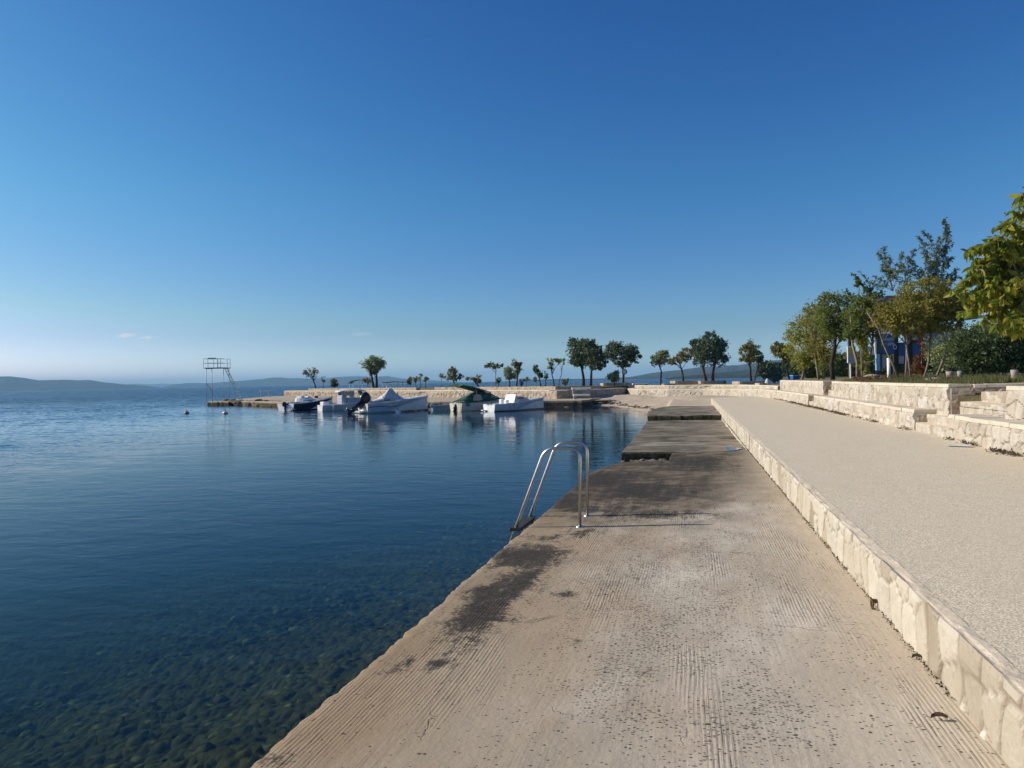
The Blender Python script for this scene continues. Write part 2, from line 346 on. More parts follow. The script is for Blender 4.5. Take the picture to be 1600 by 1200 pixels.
def mat_stone(name, tint=(1, 1, 1), dirt=.5):
    b = NB(name); P = b.pos(); rn = b.attr('rnd').outputs['Fac']; ed = b.attr('edge').outputs['Fac']
    n1 = b.noise(P, 6, 5, .65); n2 = b.noise(P, 34, 4, .6); n0 = b.noise(P, .8, 3, .5)
    def t(r, g, bl): return rgb(r*tint[0]*.77, g*tint[1]*.81, bl*tint[2]*.88)
    col = b.ramp(rn, [(0, t(.36, .29, .20)), (.2, t(.56, .47, .345)), (.6, t(.66, .58, .45)), (.85, t(.50, .42, .31)), (1, t(.78, .71, .59))])
    col = b.mix(b.m_('MULTIPLY', b.mr(n1, .45, .75), dirt), col, t(.33, .25, .165))
    col = b.mix(b.m_('MULTIPLY', b.mr(n0, .5, .7), .35), col, t(.60, .545, .46))
    col = b.mix(b.m_('MULTIPLY', b.mr(n2, .55, .78), .5), col, t(.22, .17, .115))
    col = b.mix(b.m_('MULTIPLY', b.mr(ed, .11, .03), .7), col, t(.27, .205, .14))
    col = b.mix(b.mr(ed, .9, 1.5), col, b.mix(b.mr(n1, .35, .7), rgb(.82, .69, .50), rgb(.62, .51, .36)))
    return b.pbr(col, .85, b.bump(n2, .55, .012, b.bump(n1, .5, .03)), 0, .3)
def mat_coping(name='coping_stone', tint=(1, 1, 1)):
    b = NB(name); P = b.pos(); n1 = b.noise(P, 5, 5, .6); n2 = b.noise(P, 40, 4, .6); n0 = b.noise(P, .9, 3)
    col = b.mix(b.mr(n0, .3, .7), rgb(.54, .47, .37), rgb(.64, .57, .46))
    col = b.mix(b.m_('MULTIPLY', b.mr(n1, .5, .75), .5), col, rgb(.33, .27, .19))
    col = b.mix(b.m_('MULTIPLY', b.mr(n2, .5, .75), .35), col, rgb(.24, .19, .135))
    return b.pbr(col, .85, b.bump(n2, .4, .01), 0, .3)
def mat_ground(name, c1, c2, c3, sc=3.0, bumpd=.05, wet=False):
    b = NB(name); P = b.pos(); n1 = b.noise(P, sc*.25, 4, .6); n2 = b.noise(P, sc*3, 5, .65)
    col = b.mix(b.mr(n1, .35, .65), c1, c2); col = b.mix(b.m_('MULTIPLY', b.mr(n2, .45, .7), .7), col, c3)
    if wet: col = b.mix(b.mr(b.m_('ADD', b.xyz(P)[2], b.m_('MULTIPLY', n2, .1)), .05, -.10), col, b.mix(b.mr(n2, .4, .6), rgb(.035, .026, .015), rgb(.10, .075, .045)))
    return b.pbr(col, .95, b.bump(n2, .6, bumpd), 0, .2)
def mat_water():
    b = NB('sea_water'); P = b.pos(); x, y, z = b.xyz(P)
    d = b.m_('SQRT', b.m_('ADD', b.m_('MULTIPLY', x, x), b.m_('MULTIPLY', y, y)))
    w1 = b.noise(b.sc(P, 1, 1.5, 1), 5.5, 3, .55, .3)        # ripples
    w2 = b.noise(b.sc(P, .8, 1.3, 1), 1.35, 3, .5, .4)        # wavelets
    w3 = b.noise(P, .22, 3, .5)
    patch = b.mr(b.noise(b.sc(P, .03, .05, 1), 1, 3, .5), .38, .64)
    calm = b.mr(b.m_('ADD', x, b.m_('MULTIPLY', y, .25)), -30, -9, 1, .0)        # sheltered corner near the beach
    open_ = b.mr(d, 70, 160)
    amp = b.m_('ADD', b.m_('MULTIPLY', b.m_('MULTIPLY', patch, calm), .85), b.m_('MULTIPLY', open_, .9))
    nearc = b.mr(d, 4, 30, .10, .0)
    amp = b.m_('ADD', amp, b.m_('ADD', nearc, .13))
    h = b.m_('ADD', b.m_('MULTIPLY', w1, .35), b.m_('MULTIPLY', w2, 1.4))
    nb = b.bump(b.m_('MULTIPLY', h, b.m_('MULTIPLY', b.m_('ADD', .16, b.m_('MULTIPLY', b.m_('MULTIPLY', patch, calm), .7)), b.mr(d, 25, 60, 1, 0))), 1.0, .055)
    c1 = b.n('ShaderNodeTexNoise', {'Vector': b.sc(P, 1, 1.6, 1), 'Scale': 3.2, 'Detail': 2.0, 'Roughness': .6}).outputs[1]
    c2 = b.n('ShaderNodeTexNoise', {'Vector': b.sc(P, .8, 1.6, 1), 'Scale': .55, 'Detail': 2.0, 'Roughness': .6}).outputs[1]
    v = b.n('ShaderNodeVectorMath', {0: b.n('ShaderNodeVectorMath', {0: c1, 1: c2}, operation='ADD').outputs[0], 1: (1, 1, 1)}, operation='SUBTRACT').outputs[0]
    v = b.n('ShaderNodeVectorMath', {0: v, 1: (1, 1, 0)}, operation='MULTIPLY').outputs[0]
    farw = b.mr(d, 7, 32)
    slope = b.m_('MULTIPLY', farw, b.m_('ADD', b.m_('ADD', .035, b.m_('MULTIPLY', calm, b.m_('ADD', .40, b.m_('MULTIPLY', patch, .75)))), b.m_('MULTIPLY', open_, 2.2)))
    v = b.n('ShaderNodeVectorMath', {0: v, 'Scale': slope}, operation='SCALE').outputs[0]
    inc = b.n('ShaderNodeNewGeometry').outputs['Incoming']; iz = b.xyz(inc)[2]
    dv = b.n('ShaderNodeVectorMath', {0: v, 1: inc}, operation='DOT_PRODUCT').outputs['Value']
    flip = b.m_('LESS_THAN', dv, b.m_('MULTIPLY', b.m_('ABSOLUTE', iz), -.42))     # wave backs are hidden behind their fronts
    v = b.n('ShaderNodeVectorMath', {0: v, 'Scale': b.m_('SUBTRACT', 1.0, b.m_('MULTIPLY', flip, 2.0))}, operation='SCALE').outputs[0]
    n = b.n('ShaderNodeVectorMath', {0: b.n('ShaderNodeVectorMath', {0: nb, 1: v}, operation='ADD').outputs[0]}, operation='NORMALIZE').outputs[0]
    ci = b.m_('ABSOLUTE', b.n('ShaderNodeVectorMath', {0: n, 1: b.n('ShaderNodeNewGeometry').outputs['Incoming']}, operation='DOT_PRODUCT').outputs['Value'])
    fres = b.m_('ADD', .02, b.m_('MULTIPLY', .98, b.m_('POWER', b.m_('SUBTRACT', 1.0, ci, clamp=True), 5.0)), clamp=True)
    gl = b.n('ShaderNodeBsdfGlossy', {'Color': b.mix(b.mr(d, 5, 45), rgb(.50, .52, .54), rgb(.95, .95, .95)), 'Roughness': .02, 'Normal': n}).outputs[0]
    tr = b.n('ShaderNodeBsdfTransparent', {'Color': rgb(.82, .84, .80)}).outputs[0]
    df = b.n('ShaderNodeBsdfDiffuse', {'Color': rgb(.010, .070, .135)}).outputs[0]
    body = b.n('ShaderNodeMixShader', {0: b.mr(d, 4, 40, .0, .65), 1: tr, 2: df}).outputs[0]
    mx = b.n('ShaderNodeMixShader', {0: fres, 1: body, 2: gl}).outputs[0]
    b.t.links.new(mx, b.out.inputs['Surface'])
    ab = b.n('ShaderNodeVolumeAbsorption', {'Color': rgb(.50, .68, .56), 'Density': .36}).outputs[0]
    b.t.links.new(ab, b.out.inputs['Volume']); return b.m
def mat_bed():
    b = NB('seabed_silt'); P = b.pos(); n1 = b.noise(P, .5, 4, .6); n2 = b.noise(P, 3, 5, .6); v = b.vor(P, 2.6)
    col = b.mix(b.mr(n2, .35, .7), rgb(.05, .046, .02), rgb(.13, .115, .05))
    col = b.mix(b.m_('MULTIPLY', b.mr(n1, .4, .65), .6), col, rgb(.022, .024, .012))
    vp = b.vor(P, 8.5); pc_ = b.xyz(vp[1])[0]
    peb = b.ramp(pc_, [(0, rgb(.022, .020, .011)), (.6, rgb(.060, .052, .026)), (.9, rgb(.13, .115, .052)), (1, rgb(.32, .29, .13))])
    col = b.mix(b.m_('MULTIPLY', b.mr(vp[0], .55, .30), .7), col, peb)
    return b.pbr(col, .9, b.bump(b.m_('ADD', n2, b.m_('MULTIPLY', vp[0], -1.0)), .7, .1), 0, .2)
M = {}
M['slab'] = mat_slab(); M['algae'] = mat_algae_slab(); M['agg'] = mat_aggregate(); M['stone'] = mat_stone('pale_limestone')
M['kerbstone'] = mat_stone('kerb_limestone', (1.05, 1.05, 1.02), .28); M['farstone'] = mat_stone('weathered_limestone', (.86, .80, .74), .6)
M['coping'] = mat_coping(); M['water'] = mat_water(); M['bed'] = mat_bed()
M['sand'] = mat_ground('beach_sand', rgb(.46, .375, .27), rgb(.56, .465, .345), rgb(.30, .235, .16), 2, .04)
M['quay'] = mat_ground('quay_concrete', rgb(.40, .33, .24), rgb(.48, .40, .30), rgb(.28, .22, .155), 2, .02, True)
M['soil'] = mat_ground('dry_soil', rgb(.16, .125, .075), rgb(.20, .19, .085), rgb(.09, .085, .04), 2.5, .04)
M['rock'] = mat_ground('wet_rock', rgb(.12, .095, .06), rgb(.23, .19, .13), rgb(.05, .042, .025), 4, .06)
# ------------------------------------------------------------------ stone walls
def stone_wall(name, path, z0, z1, cw, ch, mat, parent=None, depth=.035, thick=.3, k=0, step=None, bumpy=1.0, low=.25, ragtop=0.0, lit_top=False):
    """front is on the left hand of the path; the face is displaced stone by stone"""
    pts, s = resample(path, step or lodstep); n = len(pts)
    P = np.array([[p.x, p.y] for p in pts]); T = np.gradient(P, axis=0); T /= np.linalg.norm(T, axis=1)[:, None]+1e-9
    N = np.stack([-T[:, 1], T[:, 0]], 1)
    z0a = np.array([z0(p) if callable(z0) else z0 for p in pts]); z1a = np.array([z1(p) if callable(z1) else z1 for p in pts])
    dmin = min(math.hypot(p.x, p.y) for p in pts); nz = int(max(6, min(26, (z1a.max()-z0a.min())/max(.018, dmin*.0021))))
    t = np.linspace(0, 1, nz); SS, TT = np.meshgrid(s, t, indexing='ij')
    Z = (z0a[:, None]-low)*(1-TT)+z1a[:, None]*TT
    f1, f2, rn, r2, cx, cyy = vor2(SS/cw+.25*fbm(SS*2, Z*2, k), Z/ch+.25*fbm(SS*2+9, Z*2, k+3), k)
    e = f2-f1; e_ = np.clip(e/.16, 0, 1); e_ = e_*e_*(3-2*e_)
    disp = depth*(e_*.6+.6*(rn-.5)*e_+(cx*(r2-.5)+cyy*(rn-.5))*1.1*e_)+depth*.55*bumpy*(fbm(SS*9, Z*9, k+7)-.5)
    disp[:, -1] *= .4
    X = P[:, 0][:, None]+N[:, 0][:, None]*disp; Y = P[:, 1][:, None]+N[:, 1][:, None]*disp
    if ragtop: Z[:, -1] += (fbm(s*3, s*0+k, k)-.5)*ragtop
    front = np.stack([X, Y, Z], -1)
    fr = [front]; ea = [e]; ra = [rn]
    for w, dz in ((.02, .0), (thick*.5, .0), (thick, .0), (thick, -1.0)):
        jz = (fbm(s*6, s*0+w*40, k+3)-.5)*.012*bumpy if dz == 0 else 0
        row = np.stack([P[:, 0]-N[:, 0]*w, P[:, 1]-N[:, 1]*w, z1a+jz+dz], -1)[:, None, :]
        fr.append(row); ea.append(np.full((n, 1), 2.0 if dz == 0 and lit_top else .3)); ra.append(rn[:, -1:])  # edge also flags the tops that are painted as brightly lit
    V = np.concatenate(fr, 1); E = np.concatenate(ea, 1); RR = np.concatenate(ra, 1)
    nv = V.shape[1]; F = grid_faces(n, nv, True).tolist()
    F.append(tuple(range(nv))); F.append(tuple((n-1)*nv+j for j in range(nv-1, -1, -1)))
    return mesh(name, V.reshape(-1, 3), F, mat, parent, False, {'rnd': RR, 'edge': E})
def coping(path, z, w, th, parent, k=0, over=.025, L=(.55, 1.0), mat=None):
    rnd = random.Random(k); pts, s = resample(path, None, .25); mb = MB(); tot = s[-1]; a = 0.0
    P = [(p.x, p.y) for p in pts]
    def at(u):
        j = int(np.searchsorted(s, u)); j = max(1, min(j, len(s)-1)); f = (u-s[j-1])/max(1e-6, s[j]-s[j-1])
        p = Vector(P[j-1]).lerp(Vector(P[j]), f); q = (Vector(P[j])-Vector(P[j-1])).normalized(); return p, q
    while a < tot-.05:
        l = min(rnd.uniform(*L), tot-a); p, q = at(a+.006); p2, q2 = at(a+l-.006)
        n1 = Vector((-q.y, q.x)); n2 = Vector((-q2.y, q2.x)); o = over+rnd.uniform(-.008, .008); zz = (z(p) if callable(z) else z)+rnd.uniform(-.004, .004)
        rings = []
        for pp, nn in ((p, n1), (p.lerp(p2, .5), (n1+n2).normalized()), (p2, n2)):
            f = pp+nn*o; g = pp-nn*w
            rings.append([(f.x, f.y, zz-th), (f.x-nn.x*.004, f.y-nn.y*.004, zz-.012), (f.x-nn.x*.015, f.y-nn.y*.015, zz), (g.x, g.y, zz), (g.x, g.y, zz-th)])
        mb.loft(rings); a += l
    return mb.build('coping', mat or M['coping'], parent)
# ------------------------------------------------------------------ sea and seabed
ZW = -.45
v = []; 
m = MB(); m.box(-14000, 14000, -600, 14000, -9.0, ZW); sea = m.build('sea', M['water']); tag(sea, kind='structure')
xs = np.concatenate([np.linspace(-1.2, -12, 190), np.linspace(-12.5, -80, 60)]); ys = np.concatenate([np.linspace(.5, 18, 260), np.linspace(18.5, 90, 90)])
XX, YY = np.meshgrid(xs, ys, indexing='ij')
f1, f2, rn, r2, _, _ = vor2(XX*3.4, YY*3.4, 3); g1, g2, grn, _, _, _ = vor2(XX*7.5, YY*7.5, 8)
base = -1.25-.17*np.clip(-XX-1.8, 0, 12)-.045*np.clip(-XX-13.8, 0, 60)+(fbm(XX*.5, YY*.5, 2)-.5)*.5
sh = np.clip((YY-48)/9, 0, 1)*np.clip((XX+22)/14, 0, 1); base = base*(1-sh)+(-.62)*sh
bump_ = np.clip(.75-f1, 0, 1)**.6*.06*rn+np.clip(.7-g1, 0, 1)**.6*.09*grn
near = np.clip((20-YY)/4, 0, 1)*np.clip((XX+13)/2, 0, 1)
ZZ = np.minimum(base+bump_*near, -.55)
mesh_bed = mesh('seabed', np.stack([XX, YY, ZZ], -1).reshape(-1, 3), grid_faces(len(xs), len(ys)), M['bed'], None, True); tag(mesh_bed, kind='structure')
m = MB(); m.box(-14100, 14100, -700, 14100, -12, -8.4); sf = m.build('deep_seabed', M['bed']); tag(sf, kind='structure')
# loose stones under the water near the quay
icv = None
bm = bmesh.new(); bmesh.ops.create_icosphere(bm, subdivisions=2, radius=1); icv = np.array([v_.co[:] for v_ in bm.verts]); icf = np.array([[q.index for q in f.verts] for f in bm.faces]); bm.free()
def stones(name, n, place, size, mat, seed, flat=.55):
    rs = np.random.RandomState(seed); V = []; F = []; k = 0; Rn = []
    for i in range(n):
        x, y, z = place(rs); r = size*rs.uniform(.35, 1.3)**1.6; a = rs.uniform(0, 6.28)
        p = icv*np.array([1, rs.uniform(.55, .95), flat*rs.uniform(.6, 1.2)])
        p = p*(1+.35*(fbm(p[:, 0]*1.3+i*3.1+50, p[:, 1]*1.3+p[:, 2]*1.7+60, 4, 2)[:, None]-.5))
        c, s_ = math.cos(a), math.sin(a); p = np.stack([p[:, 0]*c-p[:, 1]*s_, p[:, 0]*s_+p[:, 1]*c, p[:, 2]], 1)*r
        V.append(p+[x, y, z]); F.append(icf+k); k += len(icv); Rn.append(np.full(len(icv), rs.uniform()))
    return mesh(name, np.concatenate(V), np.concatenate(F), mat, None, True, {'rnd': np.concatenate(Rn)})
def mat_bedstone():
    b = NB('seabed_stone'); rn = b.attr('rnd').outputs['Fac']; P = b.pos(); n2 = b.noise(P, 7, 4, .6)
    c = b.ramp(rn, [(0, rgb(.025, .024, .012)), (.5, rgb(.08, .072, .032)), (.8, rgb(.20, .18, .07)), (1, rgb(.42, .37, .15))])
    return b.pbr(b.mix(b.m_('MULTIPLY', b.mr(n2, .4, .65), .6), c, rgb(.05, .058, .02)), .85, b.bump(n2, .6, .05), 0, .3)
def pl(rs):
    x = -1.9-abs(rs.normal(0, 4.2)); y = rs.uniform(.8, 17); return x, y, -1.22-.17*min(12, -x-1.8)
tag(stones('underwater_stones', 2600, pl, .07, mat_bedstone(), 5), kind='stuff')
# ------------------------------------------------------------------ bathing platform
KX = 1.25
def edge_x(y): return np.interp(y, [-6, 0, 3, 6, 10, 14, 15.4, 17.1], [-2.0, -1.98, -1.95, -1.92, -1.88, -1.84, -1.45, -1.40])
def slab_z(x, y): return -.085*(KX-x)/3.15*(1+.35*np.clip(y/15, 0, 1))-.03*np.clip(y/17, 0, 1)
ys_ = [-6.0, -3, 0, 1.0]
while ys_[-1] < 17.1: ys_.append(ys_[-1]+max(.02, ys_[-1]*.0035))
ys_[-1] = 17.1; ys_ = np.array(ys_)
us = np.concatenate([np.array([0, .004, .010, .020, .035, .06]), np.linspace(.09, 1, 40)])
EX = edge_x(ys_)+(fbm(ys_*11, ys_*0+.5, 21)-.5)*.055+(fbm(ys_*1.1, ys_*0+.5, 23)-.5)*.05
XX = EX[:, None]+(KX+.03-EX)[:, None]*us[None, :]; YY = np.repeat(ys_[:, None], len(us), 1)
ZZ = slab_z(XX, YY)+(fbm(XX*2, YY*1.2, 31)-.5)*.012
rec = (YY > 15.45) & (XX < -.46)
ZZ = np.where(rec, np.minimum(ZZ, -.27), ZZ)
ZZ[:, 0] -= .028+.02*fbm(ys_*9, ys_*0, 25); ZZ[:, 1] -= .010; ZZ[:, 2] -= .004
V = np.stack([XX, YY, ZZ], -1)
side = [np.stack([EX+.02*fbm(ys_*5, ys_*0+zz*7, 27)-.01, ys_, np.full(len(ys_), zz)], -1)[:, None, :] for zz in (-2.6, -.8, -.5, -.3, -.2)]
V = np.concatenate(side+[V], 1)
F = grid_faces(len(ys_), V.shape[1], True).tolist()
plat = mesh('bathing_platform', V.reshape(-1, 3), F, M['slab'], None, False); tag(plat, kind='structure')
def rough_slab(name, poly, z0f, z1, mat, kind='structure', k=0, rad=.03):
    """slab with a ragged rim from a polygon"""
    pts = []
    for a, b_ in zip(poly, poly[1:]+poly[:1]):
        a = Vector(a); b_ = Vector(b_); L = (b_-a).length; n = max(1, int(L/.12))
        for i in range(n): pts.append(a.lerp(b_, i/n))
    c = sum(pts, Vector((0, 0)))/len(pts); mb = MB(); rings = []
    rr = random.Random(k); jit = [(float(fbm(np.array(p.x*1.1), np.array(p.y*1.1), k+60, 4))-.5)*4*rad for p in pts]
    zf = (lambda p: z1(p) if callable(z1) else z1)
    for zz, ins in ((None, .0), (-.25, .02), (-.05, .0), (-.012, .012), (0, .05)):
        ring_ = []
        for p, j in zip(pts, jit):
            d = (c-p).normalized(); q = p+d*(ins+j); ring_.append((q.x, q.y, z0f if zz is None else zf(p)+zz))
        rings.append(ring_)
    mb.loft(rings); o = mb.build(name, mat); tag(o, kind=kind); return o
rough_slab('lower_slab', [(-1.57, 17.12), (-.45, 17.14), (KX+.02, 17.12), (KX+.02, 31.0), (-1.74, 31.0), (-1.68, 24)], -2.2, lambda p: -.06-.07*min(1, max(0, (p.y-17)/4))-.02*max(0, .5-p.x)/2, M['algae'], k=3)
rough_slab('far_slab', [(-1.74, 31.0), (-1.1, 31.04), (-.42, 31.0), (-.36, 31.35), (.5, 31.3), (KX+.02, 31.4), (KX+.02, 41.4), (-.4, 41.6), (-1.45, 41.3), (-1.95, 36)], -2.2, lambda p: .055+.015*math.sin(p.x*3+p.y), M['algae'], k=5, rad=.07)
def plr(rs): return rs.uniform(-1.55, -.5), 15.55+abs(rs.normal(0, .35)), -.26
rb = stones('rubble', 160, lambda rs: (rs.uniform(-1.55, -.5), 16.9-abs(rs.normal(0, .5)), -.27), .075, M['rock'], 9); tag(rb, kind='stuff')
# shallow puddle by the kerb on the lower slab
b = NB('puddle_water'); pm = b.pbr(rgb(.09, .075, .05), .06, None, 0, .5)
pc = U(1139, 703, -.07); a_ = []
for i in range(28):
    t = i/28*6.283; r = 1+.22*math.sin(3*t+1)+.12*math.sin(5*t); a_.append((pc.x+.10+.16*r*math.cos(t), pc.y+.15+.42*r*math.sin(t), -.052))
pd = mesh('puddle', a_, [tuple(range(28))], pm); tag(pd, kind='structure')
# ------------------------------------------------------------------ promenade and its kerb
pv = [(KX+.05, -8, .33), (4.95, -8, .33), (4.95, 38, .33), (4.75, 44.5, .33), (4.35, 51.2, .33), (KX+.05, 47, .33)]
pr = mesh('promenade', pv, [tuple(range(6))], M['agg']); tag(pr, kind='structure')
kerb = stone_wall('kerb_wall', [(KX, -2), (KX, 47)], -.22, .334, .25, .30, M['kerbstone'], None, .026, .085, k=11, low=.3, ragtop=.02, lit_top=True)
tag(kerb, 'long low kerb of pale rough split stone between bathing platform and promenade', 'kerb')
# ------------------------------------------------------------------ beach
def shore_g(x, y):
    g1 = (x+1.5)*.963+(y-42)*.268; g2 = (y-57.2)*.98+(x+8)*.05; return np.maximum(g1, g2)
xs = np.linspace(-14, 6, 130); ys = np.linspace(40.8, 76, 150); XX, YY = np.meshgrid(xs, ys, indexing='ij')
g = shore_g(XX, YY)+(fbm(XX*.5, YY*.5, 41)-.5)*1.2
ZZ = np.where(g < 0, -.45+.10*g, -.45+.115*g); ZZ = np.minimum(ZZ, .22+.0*g)+(fbm(XX*2.2, YY*2.2, 43)-.5)*.05
ZZ = np.where(XX > KX-.1, np.minimum(ZZ, .25), ZZ); ZZ = np.maximum(ZZ, -1.6)
# sand behind the last slab starts at its top
bk = np.clip((YY-41)/3, 0, 1); ZZ = np.where((XX > -1.4), np.maximum(ZZ, .03+.12*bk*0), ZZ)
be = mesh('beach', np.stack([XX, YY, ZZ], -1).reshape(-1, 3), grid_faces(130, 150), M['sand'], None, True); tag(be, kind='structure')
def plw(rs):
    t = rs.uniform(0, 1); x = -8.5+7*t+rs.normal(0, .25); y = np.interp(x, [-9, -5.7, -1.5], [57.6, 57.8, 44]) + abs(rs.normal(0, 1.2)); return x, y, -.43+.11*max(0, float(shore_g(x, y)))
tag(stones('beach_pebbles', 220, plw, .10, M['rock'], 12), kind='stuff')
# ------------------------------------------------------------------ terrace walls on the right
W1 = [(4.85, -4), (4.85, 15.75)]
w1b = [(4.85, 18.0), (4.85, 31.6)]; w1c = [(4.85, 33.0), (4.85, 38), (4.65, 44), (4.2, 51), (2.9, 56.5), (1.0, 59.5), (-1.8, 61.0), (-4.3, 63.5), tuple(G(979, 68, 0)[:2])]
def hw(p): return .80 if p[1] < 48 else .80-.09*min(1, (p[1]-48)/8)
for nm, pth, lab, k in (('bench_wall', W1, 'pale limestone lower wall with flat capping at the right edge, before the first steps', 51),
                        ('bench_wall', w1b, 'pale limestone lower wall beside the promenade, between the first and second steps', 52),
                        ('bench_wall', w1c, 'curved limestone lower wall sweeping round behind the sand beach', 53)):
    e_ = empty(nm, (0, 0, 0)); tag(e_, lab, 'wall', 'pale stone walls along the promenade')
    stone_wall('wall_face', pth, .10 if k == 53 else .33, lambda p: hw(p)-.07, .32, .26, M['stone'], e_, .055, .5, k=k, low=.35)
    coping(pth, hw, .52, .07, e_, k)
W2 = [(5.3, -4), (5.3, 14.3)]; w2b = [(5.3, 17.2), (5.3, 30.3)]; w2c = [(5.3, 32.2), (5.3, 38), (5.15, 45.5)]
w2d = [(5.1, 46.2), (4.75, 51.5), (3.4, 57.6), (1.3, 60.9), (-1.7, 62.4), (-4.1, 65.2), tuple(G(982, 70, 0)[:2])]
for nm, pth, zt, lab, k in (('terrace_wall', W2, 1.36, 'pale limestone upper wall at the right edge under the large leafy branches', 61),
                        ('terrace_wall', w2b, 1.36, 'long limestone upper wall under the yellowing trees and kiosk', 62),
                        ('terrace_wall', w2c, 1.36, 'limestone upper wall farther off, left of the second steps', 63),
                        ('terrace_wall', w2d, 1.02, 'low upper wall of limestone rubble curving behind the beach', 64)):
    e_ = empty(nm, (0, 0, 0)); tag(e_, lab, 'wall', 'pale stone walls along the promenade')
    stone_wall('wall_face', pth, .76 if zt > 1.2 else .66, zt-.07, .34, .27, M['stone'], e_, .055, .4, k=k, low=.2)
    coping(pth, zt, .42, .07, e_, k, L=(.8, 1.5))
# steps through the walls
def steps(name, y0, y1, label, k):
    e_ = empty(name); tag(e_, label, 'steps', 'stone steps up to the terrace')
    def st(x0, x1, za, zb, ya, yb, kk):
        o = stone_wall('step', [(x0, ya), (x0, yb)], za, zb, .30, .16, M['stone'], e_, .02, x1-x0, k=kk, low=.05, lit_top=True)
    st(4.86, 5.32, .33, .52, y0[0]-.0, y0[1], k); st(5.10, 5.6, .52, .70, y0[0], y0[1], k+1)
    st(5.48, 5.95, .76, 1.0, y1[0], y1[1], k+2); st(5.88, 6.5, .98, 1.20, y1[0], y1[1], k+3)
    for ya in (y1[1], y0[1]):
        x0, x1, zb, zt = (5.3, 6.9, .5, 1.33) if ya == y1[1] else (4.87, 5.35, .3, .72)
        stone_wall('side_wall', [(x1, ya+.02), (x0+.02, ya+.02)], zb, zt-.05, .34, .2, M['farstone'], e_, .03, .25, k=k+5)
        coping([(x1, ya+.02), (x0+.45, ya+.02)], zt+.028, .3, .075, e_, k+8)
    stone_wall('side_wall', [(5.75, y1[0]-.02), (6.9, y1[0]-.02)], .5, 1.33, .34, .2, M['farstone'], e_, .02, .25, k=k+6)
steps('stone_steps', (15.77, 17.98), (14.35, 17.15), 'stone steps cut through both walls, the nearer flight at right', 70)
steps('stone_steps', (31.62, 32.98), (30.35, 32.15), 'small stone steps in the wall gap farther along the promenade', 80)
# terrace ground
path = [(5.45, -8), (5.45, 38), (5.3, 46)]; pts, s = resample(path, None, .1); P_ = np.array([[p.x, p.y] for p in pts]); offs = [.0, .25, .6, 1.2, 2.5, 5, 9, 20, 60, 110]; zo = [1.30, 1.31, 1.35, 1.40, 1.47, 1.52, 1.50, 1.48, 1.48, 1.48]
Vt = []
for i, p in enumerate(P_):
    inst = any(a-.05 < p[1] < b_+.05 for a, b_ in ((14.35, 17.15), (30.35, 32.15)))
    for o_, z_ in zip(offs, zo):
        zz = z_+(vnoise(np.array(p[1]*1.3), np.array(o_*1.7), 3)-.5)*.05
        if inst and o_ < 1.3: zz = .9 if o_ < .8 else 1.0
        Vt.append((p[0]+o_, p[1], float(zz)))
tg = mesh('terrace_ground', Vt, grid_faces(len(P_), len(offs), True), M['soil'], None, True); tag(tg, kind='structure')
pg_ = [(5.3, 46.0), tuple(G(1222, 58, 0)[:2]), tuple(G(1222, 100, 0)[:2]), tuple(G(1700, 170, 0)[:2]), (116, 46)]
m = MB(); m.loft([[(a, b_, z) for a, b_ in pg_] for z in (-1.5, 1.33)]); tg2 = m.build('terrace_ground', M['soil']); tag(tg2, kind='structure')
# ------------------------------------------------------------------ pier: quay, retaining wall, terrace
def g2(px_, d): return tuple(G(px_, d, 0)[:2])
qfront = [U(910, 636, ZW), U(845, 636.5, ZW), U(760, 637, ZW), U(640, 637, ZW), U(560, 637, ZW), U(480, 637, ZW), U(440, 637, ZW)]
qpoly = [tuple(p[:2]) for p in qfront]+[tuple(U(357, 633.5, ZW)[:2]), g2(357, 84), g2(430, 108), g2(640, 84), g2(870, 64), g2(925, 63.5), g2(940, 61)]
rough_slab('quay', qpoly, -2.5, .07, M['quay'], k=14, rad=.07)
PW = [g2(930, 62), g2(870, 60.6), g2(780, 67.5), g2(640, 81), g2(540, 93), g2(444, 106)]
e_ = empty('pier_wall'); tag(e_, 'long retaining wall of rounded beige stones behind the moored boats', 'wall')
st_ = lambda p: .13
stone_wall('wall_face', PW, .0, .72, .42, .34, M['farstone'], e_, .10, .6, k=91, step=st_); coping(PW, .80, .7, .08, e_, 91, .03, (1.2, 2.2))
PR = [g2(979, 68), g2(931, 62)]
e_ = empty('return_wall'); tag(e_, 'short stone wall standing in shade at the pier corner beside the beach', 'wall')
stone_wall('wall_face', PR, .0, .72, .4, .3, M['farstone'], e_, .08, .5, k=92, step=st_); coping(PR, .80, .6, .08, e_, 92, .03, (1.2, 2.2))
e_ = empty('pier_end_wall'); tag(e_, 'end face of the pier wall towards the diving tower', 'wall')
PE = [g2(444, 106.3), g2(447, 116)]
stone_wall('wall_face', PE, .0, .72, .4, .3, M['farstone'], e_, .08, .5, k=93, step=st_)
lower = [g2(444.5, 106.6), g2(540, 93.6), g2(640, 81.6), g2(780, 68.1), g2(870, 61.2), g2(930, 62.6), g2(979, 68.6), (-4.1, 64.1), (-1.7, 61.6), (1.15, 60.1), (3.2, 57.0), (4.5, 51.2), (9, 60), g2(1222, 66), g2(1100, 78), g2(930, 92), g2(640, 112), g2(447, 122)]
m = MB(); m.loft([[(a, b_, z) for a, b_ in reversed(lower)] for z in (-1.5, .76 if True else 0)][::1]); o = m.build('pier_terrace', M['quay']); tag(o, kind='structure')
T2 = [g2(940, 64.2), g2(868, 62.8), g2(780, 70.0), g2(679.5, 80.2)]; T2b = [g2(650.5, 83.5), g2(540, 96.5), g2(482, 105)]
